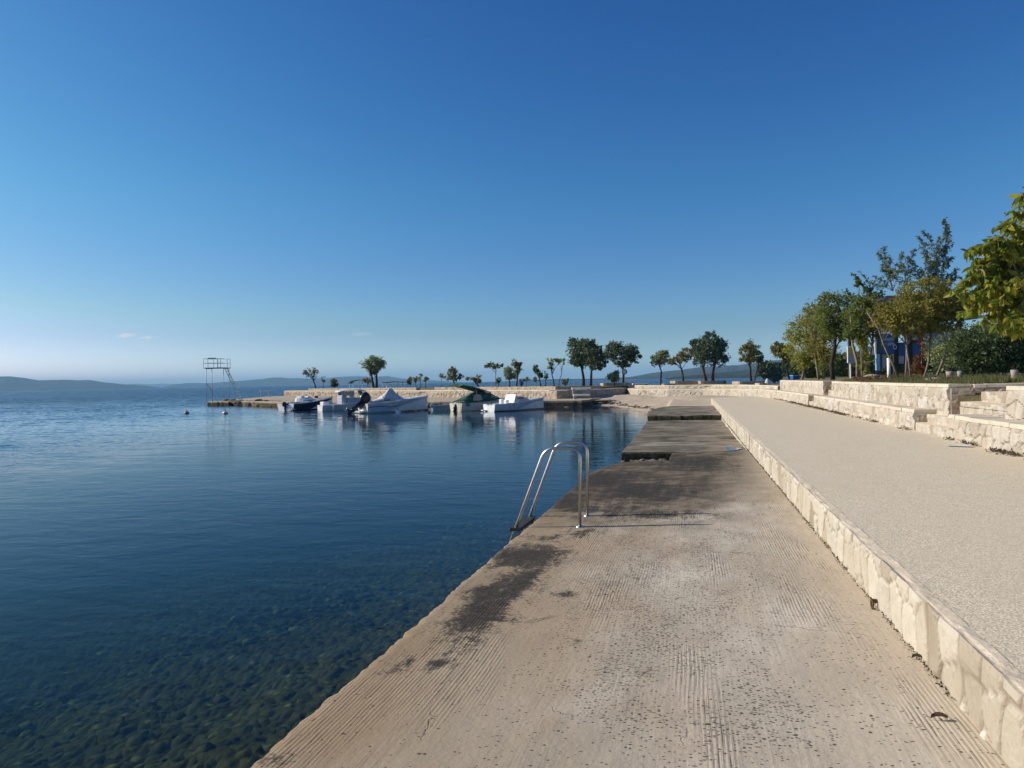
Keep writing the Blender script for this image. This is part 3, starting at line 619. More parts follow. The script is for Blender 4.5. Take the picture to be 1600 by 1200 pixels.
for pth, lab, k in ((T2, 'low planter wall of rubble topping the pier, right part', 94), (T2b, 'low planter wall of rubble topping the pier, left part', 95)):
    e_ = empty('planter_wall'); tag(e_, lab, 'wall')
    stone_wall('wall_face', pth, .76, 1.07, .4, .2, M['farstone'], e_, .07, .45, k=k, step=st_, ragtop=.12)
upper = [g2(483, 106), g2(540, 97.2), g2(650, 84.2), g2(680, 81), g2(780, 70.7), g2(868, 63.4), g2(938, 64.8), g2(982, 70.8), (-4.0, 65.6), (-1.6, 62.8), (1.4, 61.3), (3.6, 57.9), (4.95, 51.6), (8, 58), g2(1215, 64), g2(1100, 74), g2(930, 86), g2(640, 104), g2(484, 117)]
m = MB(); m.loft([[(a, b_, z) for a, b_ in reversed(upper)] for z in (-1.4, .955)]); o = m.build('planting_ground', M['soil']); tag(o, kind='structure')
# diving tower footing and rocky bank
rough_slab('tower_footing', [tuple(U(324, 634.8, ZW)[:2]), tuple(U(357, 634.8, ZW)[:2]), g2(357, 80.0), g2(326, 80.0)], -2.5, .02, M['quay'], k=16, rad=.04)
def plb(rs):
    x = rs.uniform(352, 445); d = np.interp(x, [357, 445], [79.0, 69.0])+rs.uniform(-.5, 1.2); p = G(x, d, 0); return p.x, p.y, rs.uniform(-.5, -.08)
tag(stones('bank_rocks', 260, plb, .38, M['rock'], 21, .7), kind='stuff')
def plc(rs):
    x = rs.uniform(885, 962); d = np.interp(x, [885, 962], [56.4, 60.0])+rs.uniform(-.6, 1.4); p = G(x, d, 0); return p.x, p.y, rs.uniform(-.48, -.2)
tag(stones('shore_rubble', 110, plc, .30, M['rock'], 22, .5), kind='stuff')
def pld(rs):
    x = rs.uniform(655, 706); p = G(x, np.interp(x, [655, 706], [56.6, 56.2])+rs.uniform(-.3, .6), 0); return p.x, p.y, rs.uniform(-.5, -.1)
tag(stones('seaweed_rocks', 60, pld, .34, M['rock'], 23, .6), kind='stuff')
# broken concrete pieces at the quay corner
for i, (px_, dd, w_, lab) in enumerate(((902, 57.4, 1.6, 'broken concrete slab tipped at the quay corner, the larger piece'), (936, 58.6, 1.1, 'broken concrete slab lying flat on rubble by the beach'))):
    e_ = tag(MB().loft([[(x*w_*.7, y*.5, z+x*.06) for x, y in ((-1, -.8), (.8, -1), (1.1, .2), (.5, 1), (-.9, .7))] for z in (0, .12)]).build('broken_slab', M['quay']), lab, 'concrete slab')
    p = G(px_, dd, -.16+.03*i); e_.location = p; e_.rotation_euler = (R(5), R(-6+9*i), R(20*i))
# ------------------------------------------------------------------ far land
def mat_hill(name, c1, c2, c3, sc):
    b = NB(name); P = b.pos(); n1 = b.noise(P, sc, 5, .6); n2 = b.noise(P, sc*7, 5, .65)
    col = b.mix(b.mr(n1, .4, .6), c1, c2); col = b.mix(b.m_('MULTIPLY', b.mr(n2, .5, .65), .6), col, c3)
    return b.pbr(col, 1.0, b.bump(n2, .6, 1.2/sc*.02), 0, .0)
M['hill'] = mat_hill('wooded_hill', rgb(.020, .032, .020), rgb(.04, .05, .03), rgb(.065, .065, .045), .004)
def hill(name, prof, D, W, k, x0=None, mat=None, amp=.05):
    xs = np.linspace(prof[0][0], prof[-1][0], int((prof[-1][0]-prof[0][0])/1.5)+2)
    yt = np.interp(xs, [p[0] for p in prof], [p[1] for p in prof]); rows = 14; V = []
    for j, x in enumerate(xs):
        g = G(x, 1.0, 0); dirx, diry = g.x, g.y
        H_ = 1.6+(hor(x)-yt[j])/FPX*(D+W)
        for i in range(rows+3):
            t = i/rows
            if t <= 1:
                dd = D+W*t*1.0; zz = ZW-1+(H_+1.4)*(1-(1-t)**1.7); zz = zz+(float(fbm(np.array(x*.11), np.array(t*4.), k))-.5)*H_*.35*math.sin(math.pi*t)
            else: dd = D+W*(1+(t-1)*6); zz = ZW-1+(H_+1.4)*max(0, 1-(t-1)*6)
            V.append((dirx*dd, diry*dd, zz))
    o = mesh(name, V, grid_faces(len(xs), rows+3), mat or M['hill'], None, True); tag(o, kind='structure'); return o
hill('hills', [(-160, 590), (-60, 587), (0, 588.5), (17, 588), (42, 591.2), (60, 594.2), (85, 593.8), (104, 593.4), (119, 594.3), (142, 593.8), (161, 597.5), (176, 598.5), (195, 600.6), (212, 601.4), (234, 603.6), (262, 607)], 4600, 700, 1)
hill('hills', [(248, 607), (274, 600.4), (291, 598.5), (329, 598.5), (347, 596.9), (375, 595), (400, 593), (412, 592), (425, 589.9), (441, 589.9), (450, 591), (469, 591), (490, 592.5), (512, 592.5), (527, 589.4), (554, 589), (574, 589.5), (593, 589), (606, 588.3), (621, 591), (644, 592.5), (681, 594.5), (705, 596), (730, 597.5), (765, 600)], 6000, 900, 2)
hill('hills', [(180, 604), (195, 600.8), (212, 599.3), (230, 600.4), (255, 599.4), (290, 599.9), (360, 600), (530, 588.8), (561, 586.8), (575, 588.8), (590, 588.4), (607, 587.4), (622, 590), (650, 596)], 10500, 1200, 3)
hill('hills', [(745, 599.5), (786, 595.8), (827, 593.4), (870, 592.2), (925, 591.8), (961, 590.6), (986, 588.8), (1017, 583.2), (1040, 580.2), (1069, 577.4), (1096, 573.4), (1152, 571), (1193, 565), (1220, 562), (1300, 555), (1400, 556), (1500, 560), (1700, 565)], 2600, 900, 4)
hill('hills', [(1040, 591), (1062, 587.5), (1085, 586), (1115, 583), (1150, 580), (1190, 576), (1260, 570), (1400, 568), (1700, 566)], 1300, 260, 5)
b = NB('haze_air')
hv = b.n('ShaderNodeVolumePrincipled', {'Color': rgb(.38, .70, 1.0), 'Density': .00013, 'Anisotropy': .0}).outputs[0]
b.t.links.new(hv, b.out.inputs['Volume']); HAZE = b.m
# ------------------------------------------------------------------ object materials
M['steel'] = plain('brushed_steel', (.56, .56, .54), .32, 1.0, .08, 4)
M['towermetal'] = plain('galvanised_metal', (.40, .42, .43), .55, .2, .1, 4)
M['rust'] = plain('rusty_iron', (.14, .07, .03), .8, .4, .3, 30)
M['rubber'] = plain('dark_rubber', (.03, .028, .026), .7, 0, .2, 20)
M['gel'] = plain('white_gelcoat', (.74, .75, .74), .28, 0, .05, 2)
M['gel2'] = plain('aged_gelcoat', (.62, .61, .55), .35, 0, .10, 3)
M['cream'] = plain('cream_gelcoat', (.66, .63, .50), .35, 0, .08, 2)
M['navy'] = plain('navy_paint', (.012, .016, .045), .22, 0, .15, 2)
M['deckgreen'] = plain('pale_green_deck', (.26, .38, .26), .5, 0, .12, 3)
M['canvas_green'] = plain('dark_green_canvas', (.030, .125, .085), .85, 0, .25, 3)
M['canvas_white'] = plain('pale_canvas', (.62, .61, .58), .85, 0, .10, 3)
M['canvas_beige'] = plain('beige_canvas', (.42, .37, .29), .85, 0, .12, 3)
M['teal'] = plain('turquoise_canvas', (.03, .24, .24), .8, 0, .15, 3)
M['black'] = plain('black_plastic', (.012, .012, .014), .3, 0, .2, 8)
M['glass'] = plain('tinted_glass', (.05, .07, .08), .06, 0, .1, 2, .9)
M['blue'] = plain('blue_paint', (.015, .08, .32), .4, 0, .1, 2)
M['skyblue'] = plain('light_blue_panel', (.25, .52, .80), .5, 0, .1, 2)
M['lightpaint'] = plain('white_paint', (.78, .78, .76), .45, 0, .06, 3)
M['red'] = plain('red_plastic', (.42, .05, .03), .5, 0, .15, 6)
M['yellow'] = plain('yellow_panel', (.60, .52, .03), .5, 0, .1, 6)
M['darkwood'] = plain('dark_wood', (.035, .022, .016), .7, 0, .25, 8)
M['redwood'] = plain('red_brown_wood', (.10, .028, .018), .7, 0, .25, 8)
M['roofdark'] = plain('dark_roofing', (.028, .020, .024), .8, 0, .2, 5)
M['bark'] = plain('grey_bark', (.085, .068, .05), .95, 0, .3, 9)
M['barkpale'] = plain('pale_bark', (.24, .20, .15), .95, 0, .25, 9)
M['barkdark'] = plain('dark_bark', (.035, .028, .022), .95, 0, .3, 9)
M['rope'] = plain('pale_rope', (.42, .38, .30), .9, 0, .15, 9)
M['concrete_pot'] = plain('cast_concrete', (.33, .30, .24), .85, 0, .12, 7)
def leafmat(name, c0, c1, c2, trans=.35):
    b = NB(name); rn = b.attr('rnd').outputs['Fac']
    col = b.ramp(rn, [(0, c0), (.5, c1), (1, c2)])
    d = b.n('ShaderNodeBsdfPrincipled', {'Base Color': col, 'Roughness': .55, 'Specular IOR Level': .35}).outputs[0]
    t = b.n('ShaderNodeBsdfTranslucent', {'Color': b.mix(.35, col, rgb(.16, .20, .02))}).outputs[0]
    b.t.links.new(b.n('ShaderNodeMixShader', {0: trans, 1: d, 2: t}).outputs[0], b.out.inputs['Surface']); return b.m
L = {}
L['pine'] = leafmat('pine_needles', rgb(0.061, 0.095, 0.057), rgb(0.101, 0.142, 0.084), rgb(0.162, 0.196, 0.115), .34)
L['olive'] = leafmat('olive_foliage', rgb(0.132, 0.176, 0.076), rgb(0.248, 0.292, 0.132), rgb(0.381, 0.408, 0.176), .39)
L['tawny'] = leafmat('tawny_foliage', rgb(.11, .10, .03), rgb(.19, .17, .05), rgb(.30, .23, .08), .4)
L['rusty'] = leafmat('rusty_foliage', rgb(.10, .105, .045), rgb(.18, .17, .075), rgb(.27, .21, .10), .4)
L['dark'] = leafmat('dark_foliage', rgb(0.035, 0.063, 0.028), rgb(0.077, 0.119, 0.048), rgb(0.140, 0.175, 0.070), .39)
L['green'] = leafmat('green_foliage', rgb(0.084, 0.133, 0.031), rgb(0.161, 0.203, 0.049), rgb(0.280, 0.280, 0.070), .52)
L['ygreen'] = leafmat('yellow_green_foliage', rgb(0.179, 0.217, 0.029), rgb(0.332, 0.332, 0.040), rgb(0.611, 0.510, 0.062), .52)
L['autumn'] = leafmat('yellowing_foliage', rgb(0.138, 0.144, 0.027), rgb(0.275, 0.250, 0.050), rgb(0.425, 0.338, 0.069), .52)
L['big'] = leafmat('large_leaves', rgb(0.102, 0.162, 0.020), rgb(0.239, 0.273, 0.034), rgb(0.496, 0.410, 0.052), .52)
L['wood'] = leafmat('distant_woods', rgb(0.038, 0.064, 0.027), rgb(0.068, 0.101, 0.038), rgb(0.101, 0.135, 0.051), .34)
L['grass'] = leafmat('dry_grass', rgb(.06, .075, .02), rgb(.11, .12, .035), rgb(.22, .18, .08), .3)
L['litter'] = leafmat('dead_leaves', rgb(.035, .025, .015), rgb(.07, .045, .025), rgb(.12, .08, .04), .1)
def leaf_mesh(pts, size, aspect=.5, seed=0, droop=0.0, fold=False, sizevar=.5):
    """one quad (or a folded pair) per leaf, at random turns"""
    rs = np.random.RandomState(seed); n = len(pts); pts = np.asarray(pts)
    d = rs.normal(size=(n, 3)); d[:, 2] -= droop; d /= np.linalg.norm(d, axis=1)[:, None]
    q = rs.normal(size=(n, 3)); q -= d*(q*d).sum(1)[:, None]; q /= np.linalg.norm(q, axis=1)[:, None]
    nn = np.cross(d, q); s = size*(1+sizevar*(rs.rand(n)-.5)*2)[:, None]
    if fold:
        a = pts; b_ = pts+d*s*.30+q*s*aspect*.42+nn*s*.06; c = pts+d*s*.65+q*s*aspect*.40+nn*s*.05; e = pts+d*s-nn*s*.08
        f_ = pts+d*s*.65-q*s*aspect*.40+nn*s*.05; g = pts+d*s*.30-q*s*aspect*.42+nn*s*.06; m1 = pts+d*s*.30-nn*s*.02; m2 = pts+d*s*.65-nn*s*.03
        V = np.stack([a, b_, c, e, f_, g, m1, m2], 1); k = np.arange(n)*8
        F = [tuple(x) for kk in k for x in ((kk, kk+1, kk+6), (kk+1, kk+2, kk+7, kk+6), (kk+2, kk+3, kk+7), (kk, kk+6, kk+5), (kk+6, kk+7, kk+4, kk+5), (kk+7, kk+3, kk+4))]; m = 8
    else:
        V = np.stack([pts, pts+d*s*.5+q*s*aspect*.5, pts+d*s, pts+d*s*.5-q*s*aspect*.5], 1); k = np.arange(n)*4
        F = np.stack([k, k+1, k+2, k+3], 1).tolist(); m = 4
    return V.reshape(-1, 3), F, m
def px_lobe(px_, py_, rx, ry, d, depthr=None):
    c = Ud(px_, py_, d); k = d/FPX; return (c, rx*k, ry*k, (depthr or rx)*k)
def tree(name, label, base_px, d, lobes, leaf, bark, n, size, cat='tree', group=None, trunk_r=.07, zb=1.0, seed=0, stems=1, spread=0.0, clump=.5, aspect=.5, lean=0.0, aspect_tall=1.0, droop=0.0, branch=14, branch_r=.35, shell=.45, fold=False, crown_kind='crown', top=None, thin=1.0):
    rs = np.random.RandomState(seed+100); base = G(base_px, d, zb); L_ = [px_lobe(*l[:4], l[4] if len(l) > 4 else d) for l in lobes]
    root = empty(name, base); tag(root, label, cat, group)
    right = Vector((math.cos(PSI), math.sin(PSI), 0)); fw = Vector((-math.sin(PSI), math.cos(PSI), 0))
    vol = np.array([l[1]*l[2]*l[3] for l in L_])**.8; vol /= vol.sum()
    # clump centres
    cl = []; nc = max(6, int(n/ (26 if not fold else 16)))
    for i in range(nc):
        l = L_[rs.choice(len(L_), p=vol)]
        v = rs.normal(size=3); v /= np.linalg.norm(v); r = (shell+(1-shell)*rs.rand())**.6*(1 if rs.rand() < .72 else rs.uniform(1.05, 1.32))
        gx_, gz_, gy_ = v[0]*r*2.1+l[0].x, v[2]*r*2.1, v[1]*r*2.1
        if float(vnoise(np.array(gx_+gy_), np.array(gz_+i*0.0), seed+3)) < .36 and i > 3: continue
        cl.append((l[0]+right*float(v[0]*l[1]*r)+Vector((0, 0, float(v[2]*l[2]*r)))+fw*float(v[1]*l[3]*r), min(l[1], l[2])))
    pts = []
    per = n//nc
    for c, rr in cl:
        sd = rr*clump*rs.uniform(.30, .95)*.5
        g = rs.normal(size=(int(per*rs.uniform(.5, 1.5))+1, 3))*sd*np.array([1, 1, .8*aspect_tall]); pts.append(g+np.array(c))
    pts = np.concatenate(pts)-np.array(base)
    V, F, m_ = leaf_mesh(pts, size, aspect, seed, droop, fold)
    hz_ = vnoise(pts[:, 0]*1.3+50, pts[:, 2]*1.3+pts[:, 1], seed); rn = np.clip(.55*rs.rand(len(pts))+.45*hz_, 0, 1)
    mesh('crown', V, F, leaf, root, False, {'rnd': np.repeat(rn, m_)})
    cc = sum([l[0] for l in L_], Vector())/len(L_)-base
    mb = MB()
    for s_ in range(stems):
        off = right*((s_-(stems-1)/2)*spread); tgt = cc+right*float(rs.normal(0, .25)*L_[0][1])
        if stems > 1: tgt = cc+right*((s_-(stems-1)/2)*spread*3)
        P0 = off; pts_ = [P0-Vector((0, 0, .15))]
        for t in (.25, .5, .75, 1.0):
            w = Vector((float(rs.normal(0, .02)), float(rs.normal(0, .02)), 0))*tgt.z
            pts_.append(P0.lerp(tgt, t)+w+right*(lean*math.sin(t*3.14)*tgt.z))
        mb.tube(pts_, [trunk_r*1.25, trunk_r, trunk_r*.85, trunk_r*.65, trunk_r*.4], 7)
        idx = rs.choice(len(cl), min(branch, len(cl)), replace=False)
        for j in idx:
            e = cl[j][0]-base; t0 = rs.uniform(.45, .95); k_ = t0*4; a = pts_[min(4, int(k_))+0].lerp(pts_[min(4, int(k_)+1)], k_-int(k_)) if int(k_) < 4 else pts_[4]
            if e.z < a.z-.1: a = pts_[2]
            mid = a.lerp(e, .5)+Vector((0, 0, .08*(e-a).length)); mb.tube([a, mid, e], [trunk_r*branch_r, trunk_r*branch_r*.7, trunk_r*.1], 5)
    mb.build('trunk', bark, root, True)
    return root
def shoots(root, leaf, bark, starts, tips, spacing, size, aspect, droop, seed, fold=False, sag=.0, width=.0, r=.02, name='foliage'):
    """long shoots with leaves set along both sides; starts/tips are world points"""
    rs = np.random.RandomState(seed); o = Vector(root.location); mb = MB(); P_ = []
    for tip in tips:
        st = min(starts, key=lambda q: (q-tip).length+rs.rand()*.6); L_ = (tip-st).length; bow = Vector((rs.normal(0, .08), rs.normal(0, .08), .10-sag))*L_
        cv = [st.lerp(tip, t)+bow*math.sin(math.pi*t) for t in np.linspace(0, 1, 8)]
        mb.tube([p-o for p in cv], [r*(1-.8*t) for t in np.linspace(0, 1, 8)], 5)
        n = int(L_/spacing)
        for i in range(n):
            t = .25+.75*(i+rs.rand())/n; k = min(6, int(t*7)); p = cv[k].lerp(cv[k+1], t*7-k); d = (cv[k+1]-cv[k]).normalized()
            side = d.cross(Vector(rs.normal(size=3).tolist())).normalized()
            if width > 0:
                wd = width*(1.15-t)*rs.uniform(.6, 1.2)
                q = p+side*wd+d*wd*.30; mb.tube([p-o, q-o], [r*.22, r*.1], 3)
                for j in range(7):
                    c = p.lerp(q, (j+.6)/7); P_ += [tuple(c-o), tuple(c-o)]
            else:
                for j in range(3): P_.append(tuple(p-o+side*rs.uniform(0, .03)))
    V, F, m_ = leaf_mesh(P_, size, aspect, seed, droop, fold)
    mesh(name, V, F, leaf, root, False, {'rnd': np.repeat(np.clip(rs.rand(len(P_))*.9, 0, 1), m_)}); mb.build('branchwork', bark, root)
# ------------------------------------------------------------------ bathing ladder
def UY(px_, py_, Y):
    a = Ud(px_, py_, FPX); o = Vector((0, 0, CAMH)); d = a-o; return o+d*(Y/d.y)
lad = empty('bathing_ladder', (-1.25, 8.7, 0)); tag(lad, 'steel bathing ladder with two bent handrails at the edge of the platform', 'ladder')
Lo = Vector(lad.location)
def bend(pts, r=.07, n=6):
    out = [pts[0]]
    for i in range(1, len(pts)-1):
        a, b_, c = pts[i-1], pts[i], pts[i+1]; u = (a-b_).normalized(); w = (c-b_).normalized(); rr = min(r, (a-b_).length*.45, (c-b_).length*.45)
        for k in range(n+1):
            t = k/n; out.append((b_+u*rr)*(1-t)**2+b_*2*t*(1-t)+(b_+w*rr)*t**2)
    out.append(pts[-1]); return out
rails = []
for Y, pp, wl_ in ((8.42, [(906, 814), (895, 700.5), (852, 699), (796, 852)], 0), (9.12, [(917.5, 798), (909, 691.5), (870, 690), (826, 812)], 1)):
    P = [UY(x, y, Y) for x, y in pp]; P[1].x = P[0].x+(.02); P[1].z = max(P[1].z, .80); P[0].z = float(slab_z(P[0].x, Y))-.02
    top = P[1].z; P[2].z = top+.005
    d_ = (P[3]-P[2]).normalized(); P[3] = P[2]+d_*((P[2].z+1.35)/-d_.z)
    rails.append(P); m = MB(); m.tube([p-Lo for p in bend(P, .14)], .0185, 14); m.build('handrail', M['steel'], lad, True)
    m = MB(); c = P[0]-Lo; m.tube([c+Vector((0, 0, .0)), c+Vector((0, 0, .032))], .045, 16); m.build('base_flange', M['steel'], lad, True)
def rail_at(P, z): d_ = (P[3]-P[2]); return P[2]+d_*((z-P[2].z)/d_.z)
for z, hh in ((-.14, .05), (-.42, .05), (-.70, .05), (-.98, .05)):
    a = rail_at(rails[0], z)-Lo; b_ = rail_at(rails[1], z)-Lo; m = MB()
    m.loft([[(p.x-.06, p.y, p.z-.02), (p.x+.07, p.y, p.z-.02), (p.x+.075, p.y, p.z+.02), (p.x-.055, p.y, p.z+.02)] for p in (a-Vector((0, .05, 0)), b_+Vector((0, .04, 0)))])
    m.build('tread', M['rubber'], lad)
    m = MB()
    for p in (a, b_): m = MB(); m.tube([p+Vector((-.07, -.03, 0)), p+Vector((.07, -.03, 0))], .012, 8); m.build('bolt', M['steel'], lad)
for P in rails:
    a = rail_at(P, -.20)-Lo; m = MB(); m.tube([a, a+Vector((.30, 0, .0))], .016, 8); m.build('wall_bracket', M['steel'], lad)
# mooring ring in the kerb
p = U(1377, 950, 0); r_ = empty('mooring_ring', (KX-.03, p.y, .045)); tag(r_, 'rusty iron mooring ring fixed low in the pale kerb', 'mooring ring')
m = MB(); m.tube([(0, 0, 0), (-.035, 0, .0)], .014, 8); m.build('pin', M['rust'], r_, True)
m = MB(); m.tube([(-.03, .032*math.cos(t), .032*math.sin(t)-.02) for t in np.linspace(0, 6.283, 19)], .006, 8, False); m.build('ring', M['rust'], r_, True)
# fallen leaves and twigs on the platform
def dead_leaf(px_, py_, L_, rz, label):
    p = U(px_, py_, 0); z = float(slab_z(p.x, p.y)); p = U(px_, py_, z)
    o = empty('dead_leaf', (p.x, p.y, z+.012), rz); tag(o, label, 'leaf')
    V = []; n = 9
    for i in range(n):
        t = i/(n-1); w = L_*.17*math.sin(math.pi*t)**.8; x = (t-.5)*L_; c = .012*math.sin(3*t)
        V += [(x, -w, .010+c), (x, -w*.45, .002+c), (x, 0, -.003+c), (x, w*.5, .003+c), (x, w, .012+c)]
    mesh('blade', V, grid_faces(n, 5).tolist(), plain('brown_leaf', (.13, .085, .05), .8, 0, .3, 40), o, True)
    m = MB(); m.tube([(-L_*.5, 0, 0), (-L_*.7, .01, .004), (-L_*.85, 0, .0)], [.0015, .0015, .001], 5); m.build('stalk', M['rust'], o)
dead_leaf(1469, 1127, .075, .1, 'larger curled brown leaf lying near the kerb at the bottom right')
dead_leaf(1434, 1032, .055, .05, 'smaller dry leaf lying beside the kerb below the iron ring')
# scrap of litter by the wall
p = U(1499, 698, .33); o = stone = MB()
V = []; 
for i in range(8):
    for j in range(6): V.append(((i-3.5)*.055, (j-2.5)*.035, .02+.03*float(vnoise(np.array(i*1.3), np.array(j*1.7), 5))*(1 if 0 < i < 7 and 0 < j < 5 else .2)))
o = mesh('plastic_wrapper', V, grid_faces(8, 6), plain('clear_wrapper', (.62, .60, .58), .25, 0, .1, 10)); o.location = (p.x, p.y, .33); o.rotation_euler = (0, 0, -.5)
tag(o, 'crumpled clear plastic wrapper lying on the promenade near the wall', 'litter')
# weeds and dead leaves along the wall foot
rs = np.random.RandomState(31); P_ = []
for y0, y1, n_, w in ((10.5, 13.4, 900, .08), (14.0, 14.9, 150, .05), (18.1, 19.2, 120, .06), (19.6, 23.5, 320, .06), (24, 31, 1300, .09), (31, 44, 2200, .14), (15.2, 15.7, 60, .05)):
    y = rs.uniform(y0, y1, n_); ok = vnoise(y*2.3, y*0, 5) > .38; y = y[ok]; P_.append(np.stack([4.80-abs(rs.normal(0, w, len(y))), y, .335+abs(rs.normal(0, .018, len(y)))], 1))
P_ = np.concatenate(P_); V, F, m_ = leaf_mesh(P_, .045, .45, 5); o = mesh('dead_leaves', V, F, L['litter'], None, False, {'rnd': np.repeat(rs.rand(len(P_)), m_)}); tag(o, kind='stuff')
# moss and dirt line at the kerb foot
y = rs.uniform(4, 30, 5200); P_ = np.stack([KX-.012-abs(rs.normal(0, .012, len(y))), y, slab_z(KX, y)+.002+abs(rs.normal(0, .006, len(y)))], 1)
V, F, m_ = leaf_mesh(P_, .014, .5, 6); o = mesh('moss_line', V, F, L['litter'], None, False, {'rnd': np.repeat(rs.rand(len(P_))*.6, m_)}); tag(o, kind='stuff')
# ------------------------------------------------------------------ diving tower
c = G(341, 77.5, 0); tw = empty('diving_tower', (c.x, c.y, .02), PSI-.15); tag(tw, 'tall thin metal diving tower with railed platform at the pier tip', 'diving tower')
k_ = 77.5/FPX; H_ = (628-577)*k_+.05
def dx(px_): return (px_-341)*k_
for x, y, b_ in ((329.5, -.9, 634), (337, -.7, 634), (344.5, .7, 629), (352, .9, 629)):
    m = MB(); m.tube([(dx(x), y, -.05), (dx(x), y, H_)], .028, 8); m.build('leg', M['towermetal'], tw, True)
m = MB(); m.tube([(dx(330), -.9, H_*.55), (dx(335.5), .5, 0)], .03, 6); m.build('brace', M['towermetal'], tw)
m = MB(); m.box(dx(327), dx(354), -1.0, 1.0, H_, H_+.09, .01); m.box(dx(323), dx(330), -.3, .3, H_-.03, H_+.02, .01); m.build('deck', plain('weathered_decking', (.30, .31, .31), .7), tw)
m = MB()
for y in (-.95, .95):
    for z in (.55, 1.02): m.tube([(dx(325.5), y, H_+z), (dx(354), y, H_+z)], .022, 6)
for x in (325.5, 333, 349, 354):
    for y in (-.95, .95): m.tube([(dx(x), y, H_), (dx(x), y, H_+1.02)], .022, 6)
for z in (.55, 1.02): m.tube([(dx(354), -.95, H_+z), (dx(354), -.3, H_+z)], .022, 6); m.tube([(dx(325.5), -.95, H_+z), (dx(325.5), .95, H_+z)], .022, 6)
m.box(dx(333.5), dx(347), -.98, -.94, H_+.98, H_+1.10); m.build('railing', M['towermetal'], tw)
m = MB()
for y in (-.1, .35): m.tube([(dx(353), y, H_+.1), (dx(378), y, .02)], .035, 6)
m.build('stringer', M['towermetal'], tw)
for i in range(12):
    t = (i+.5)/12; m = MB(); x = dx(353)+t*(dx(378)-dx(353)); m.box(x-.12, x+.12, -.1, .35, (H_+.1)*(1-t)-.02, (H_+.1)*(1-t)+.02); m.build('rung', M['lightpaint'] if i > 5 else M['steel'], tw)
# ------------------------------------------------------------------ boats
def hull_fns(Lh, B, f0, f1, draft=.22):
    def hb(t): return B/2*(.90+.10*min(1, t/.3))*(1-max(0, (t-.38)/.62)**2.3)
    def sheer(t): return f0+(f1-f0)*t**1.7
    def keel(t): return -draft*(1-max(0, (t-.6)/.4)**2*1.5)
    return hb, sheer, keel
def hull(root, Lh, B, f0, f1, mat, rake=.45, deck=None, inner=None, trim=None, cockpit=(.08, .60), name='hull', bottom=None):
    hb, sh, kl = hull_fns(Lh, B, f0, f1); n = 22; V = []; prof = ((0, None), (.55, .02), (.84, .12), (.93, .35), (.98, .7), (1.0, 1.0))
    for i in range(n):
        t = i/(n-1); b_ = max(hb(t), .012); z1 = sh(t); z0 = kl(t)
        row = []
        for f, g in prof:
            z = z0 if g is None else z0+(z1-z0)*(g if g > .3 else g+.10*(f))
            flare = f*(1-.62*(t**2.5)*(1-(0 if g is None else g)))*(1-.10*(1-(0 if g is None else g)))
            row.append((t*Lh+rake*(z/max(z1, .1))*t**5, b_*flare, z))
        V += [(x, -y, z) for x, y, z in row[::-1]]+row[1:]
    w = 2*len(prof)-1; F = grid_faces(n, w, True).tolist(); F.append(tuple(range(w)))
    o = mesh(name, V, F, mat, root, False)
    # gunwale, inner walls, floor
    V = []; fz = .10
    for i in range(n):
        t = i/(n-1); b_ = max(hb(t), .012); z1 = sh(t); x = t*Lh+rake*t**5; bi = max(b_-.09, .004); xi = x-(.10 if i == n-1 else 0)+(.07 if i == 0 else 0)
        row = [(x, b_+.025, z1-.05), (x, b_+.025, z1+.012), (xi, bi, z1+.012), (xi, max(bi*.92, .003), fz), (xi, 0, fz)]
        V += [(a, -b2, c) for a, b2, c in row]+row[::-1][1:]
    mesh('gunwale', V, grid_faces(n, 9).tolist(), trim or deck or mat, root)
    m = MB(); t0, t1 = cockpit; rings = []
    for i in range(10):
        t = t1+(1-t1)*i/9; b_ = max(hb(t)-.03, .01); z1 = sh(t)+.02; x = t*Lh+rake*t**5*(1 if i < 9 else .985)
        rings.append([(x, -b_, z1), (x, -b_*.6, z1+.06*(1-i/10)), (x, 0, z1+.09*(1-i/10)), (x, b_*.6, z1+.06*(1-i/10)), (x, b_, z1), (x, b_*.9, z1-.07), (x, -b_*.9, z1-.07)])
    m.loft(rings); m.build('foredeck', deck or mat, root)
    m = MB(); b_ = hb(0)-.08; m.box(.02, t0*Lh+.02, -b_, b_, fz, sh(0)-.02, .02); m.build('stern_bench', deck or mat, root)
    if bottom: 
        V = []
        for i in range(n):
            t = i/(n-1)*.985; b_ = max(hb(t), .012)+.006; z0 = -.10; z1 = .075
            fl = (1-.35*t**3*.6)
            V += [(t*Lh+rake*.05*t**7, -b_*.955*fl, z0), (t*Lh+rake*.1*t**7, -b_*.975*fl, z1), (t*Lh+rake*.1*t**7, b_*.975*fl, z1), (t*Lh+rake*.05*t**7, b_*.955*fl, z0)]
        m = MB(); F = []
        for i in range(n-1):
            k = i*4; F += [(k, k+4, k+5, k+1), (k+2, k+6, k+7, k+3)]
        F.append((0, 1, 2, 3)); mesh('boot_stripe', V, F, bottom, root)
    return hb, sh
def sellipse(cx, cy, z, a, b_, n=14, p=2.6):
    out = []
    for k in range(n):
        t = 2*math.pi*k/n; c, s_ = math.cos(t), math.sin(t)
        out.append((cx+a*math.copysign(abs(c)**(2/p), c), cy+b_*math.copysign(abs(s_)**(2/p), s_), z))
    return out
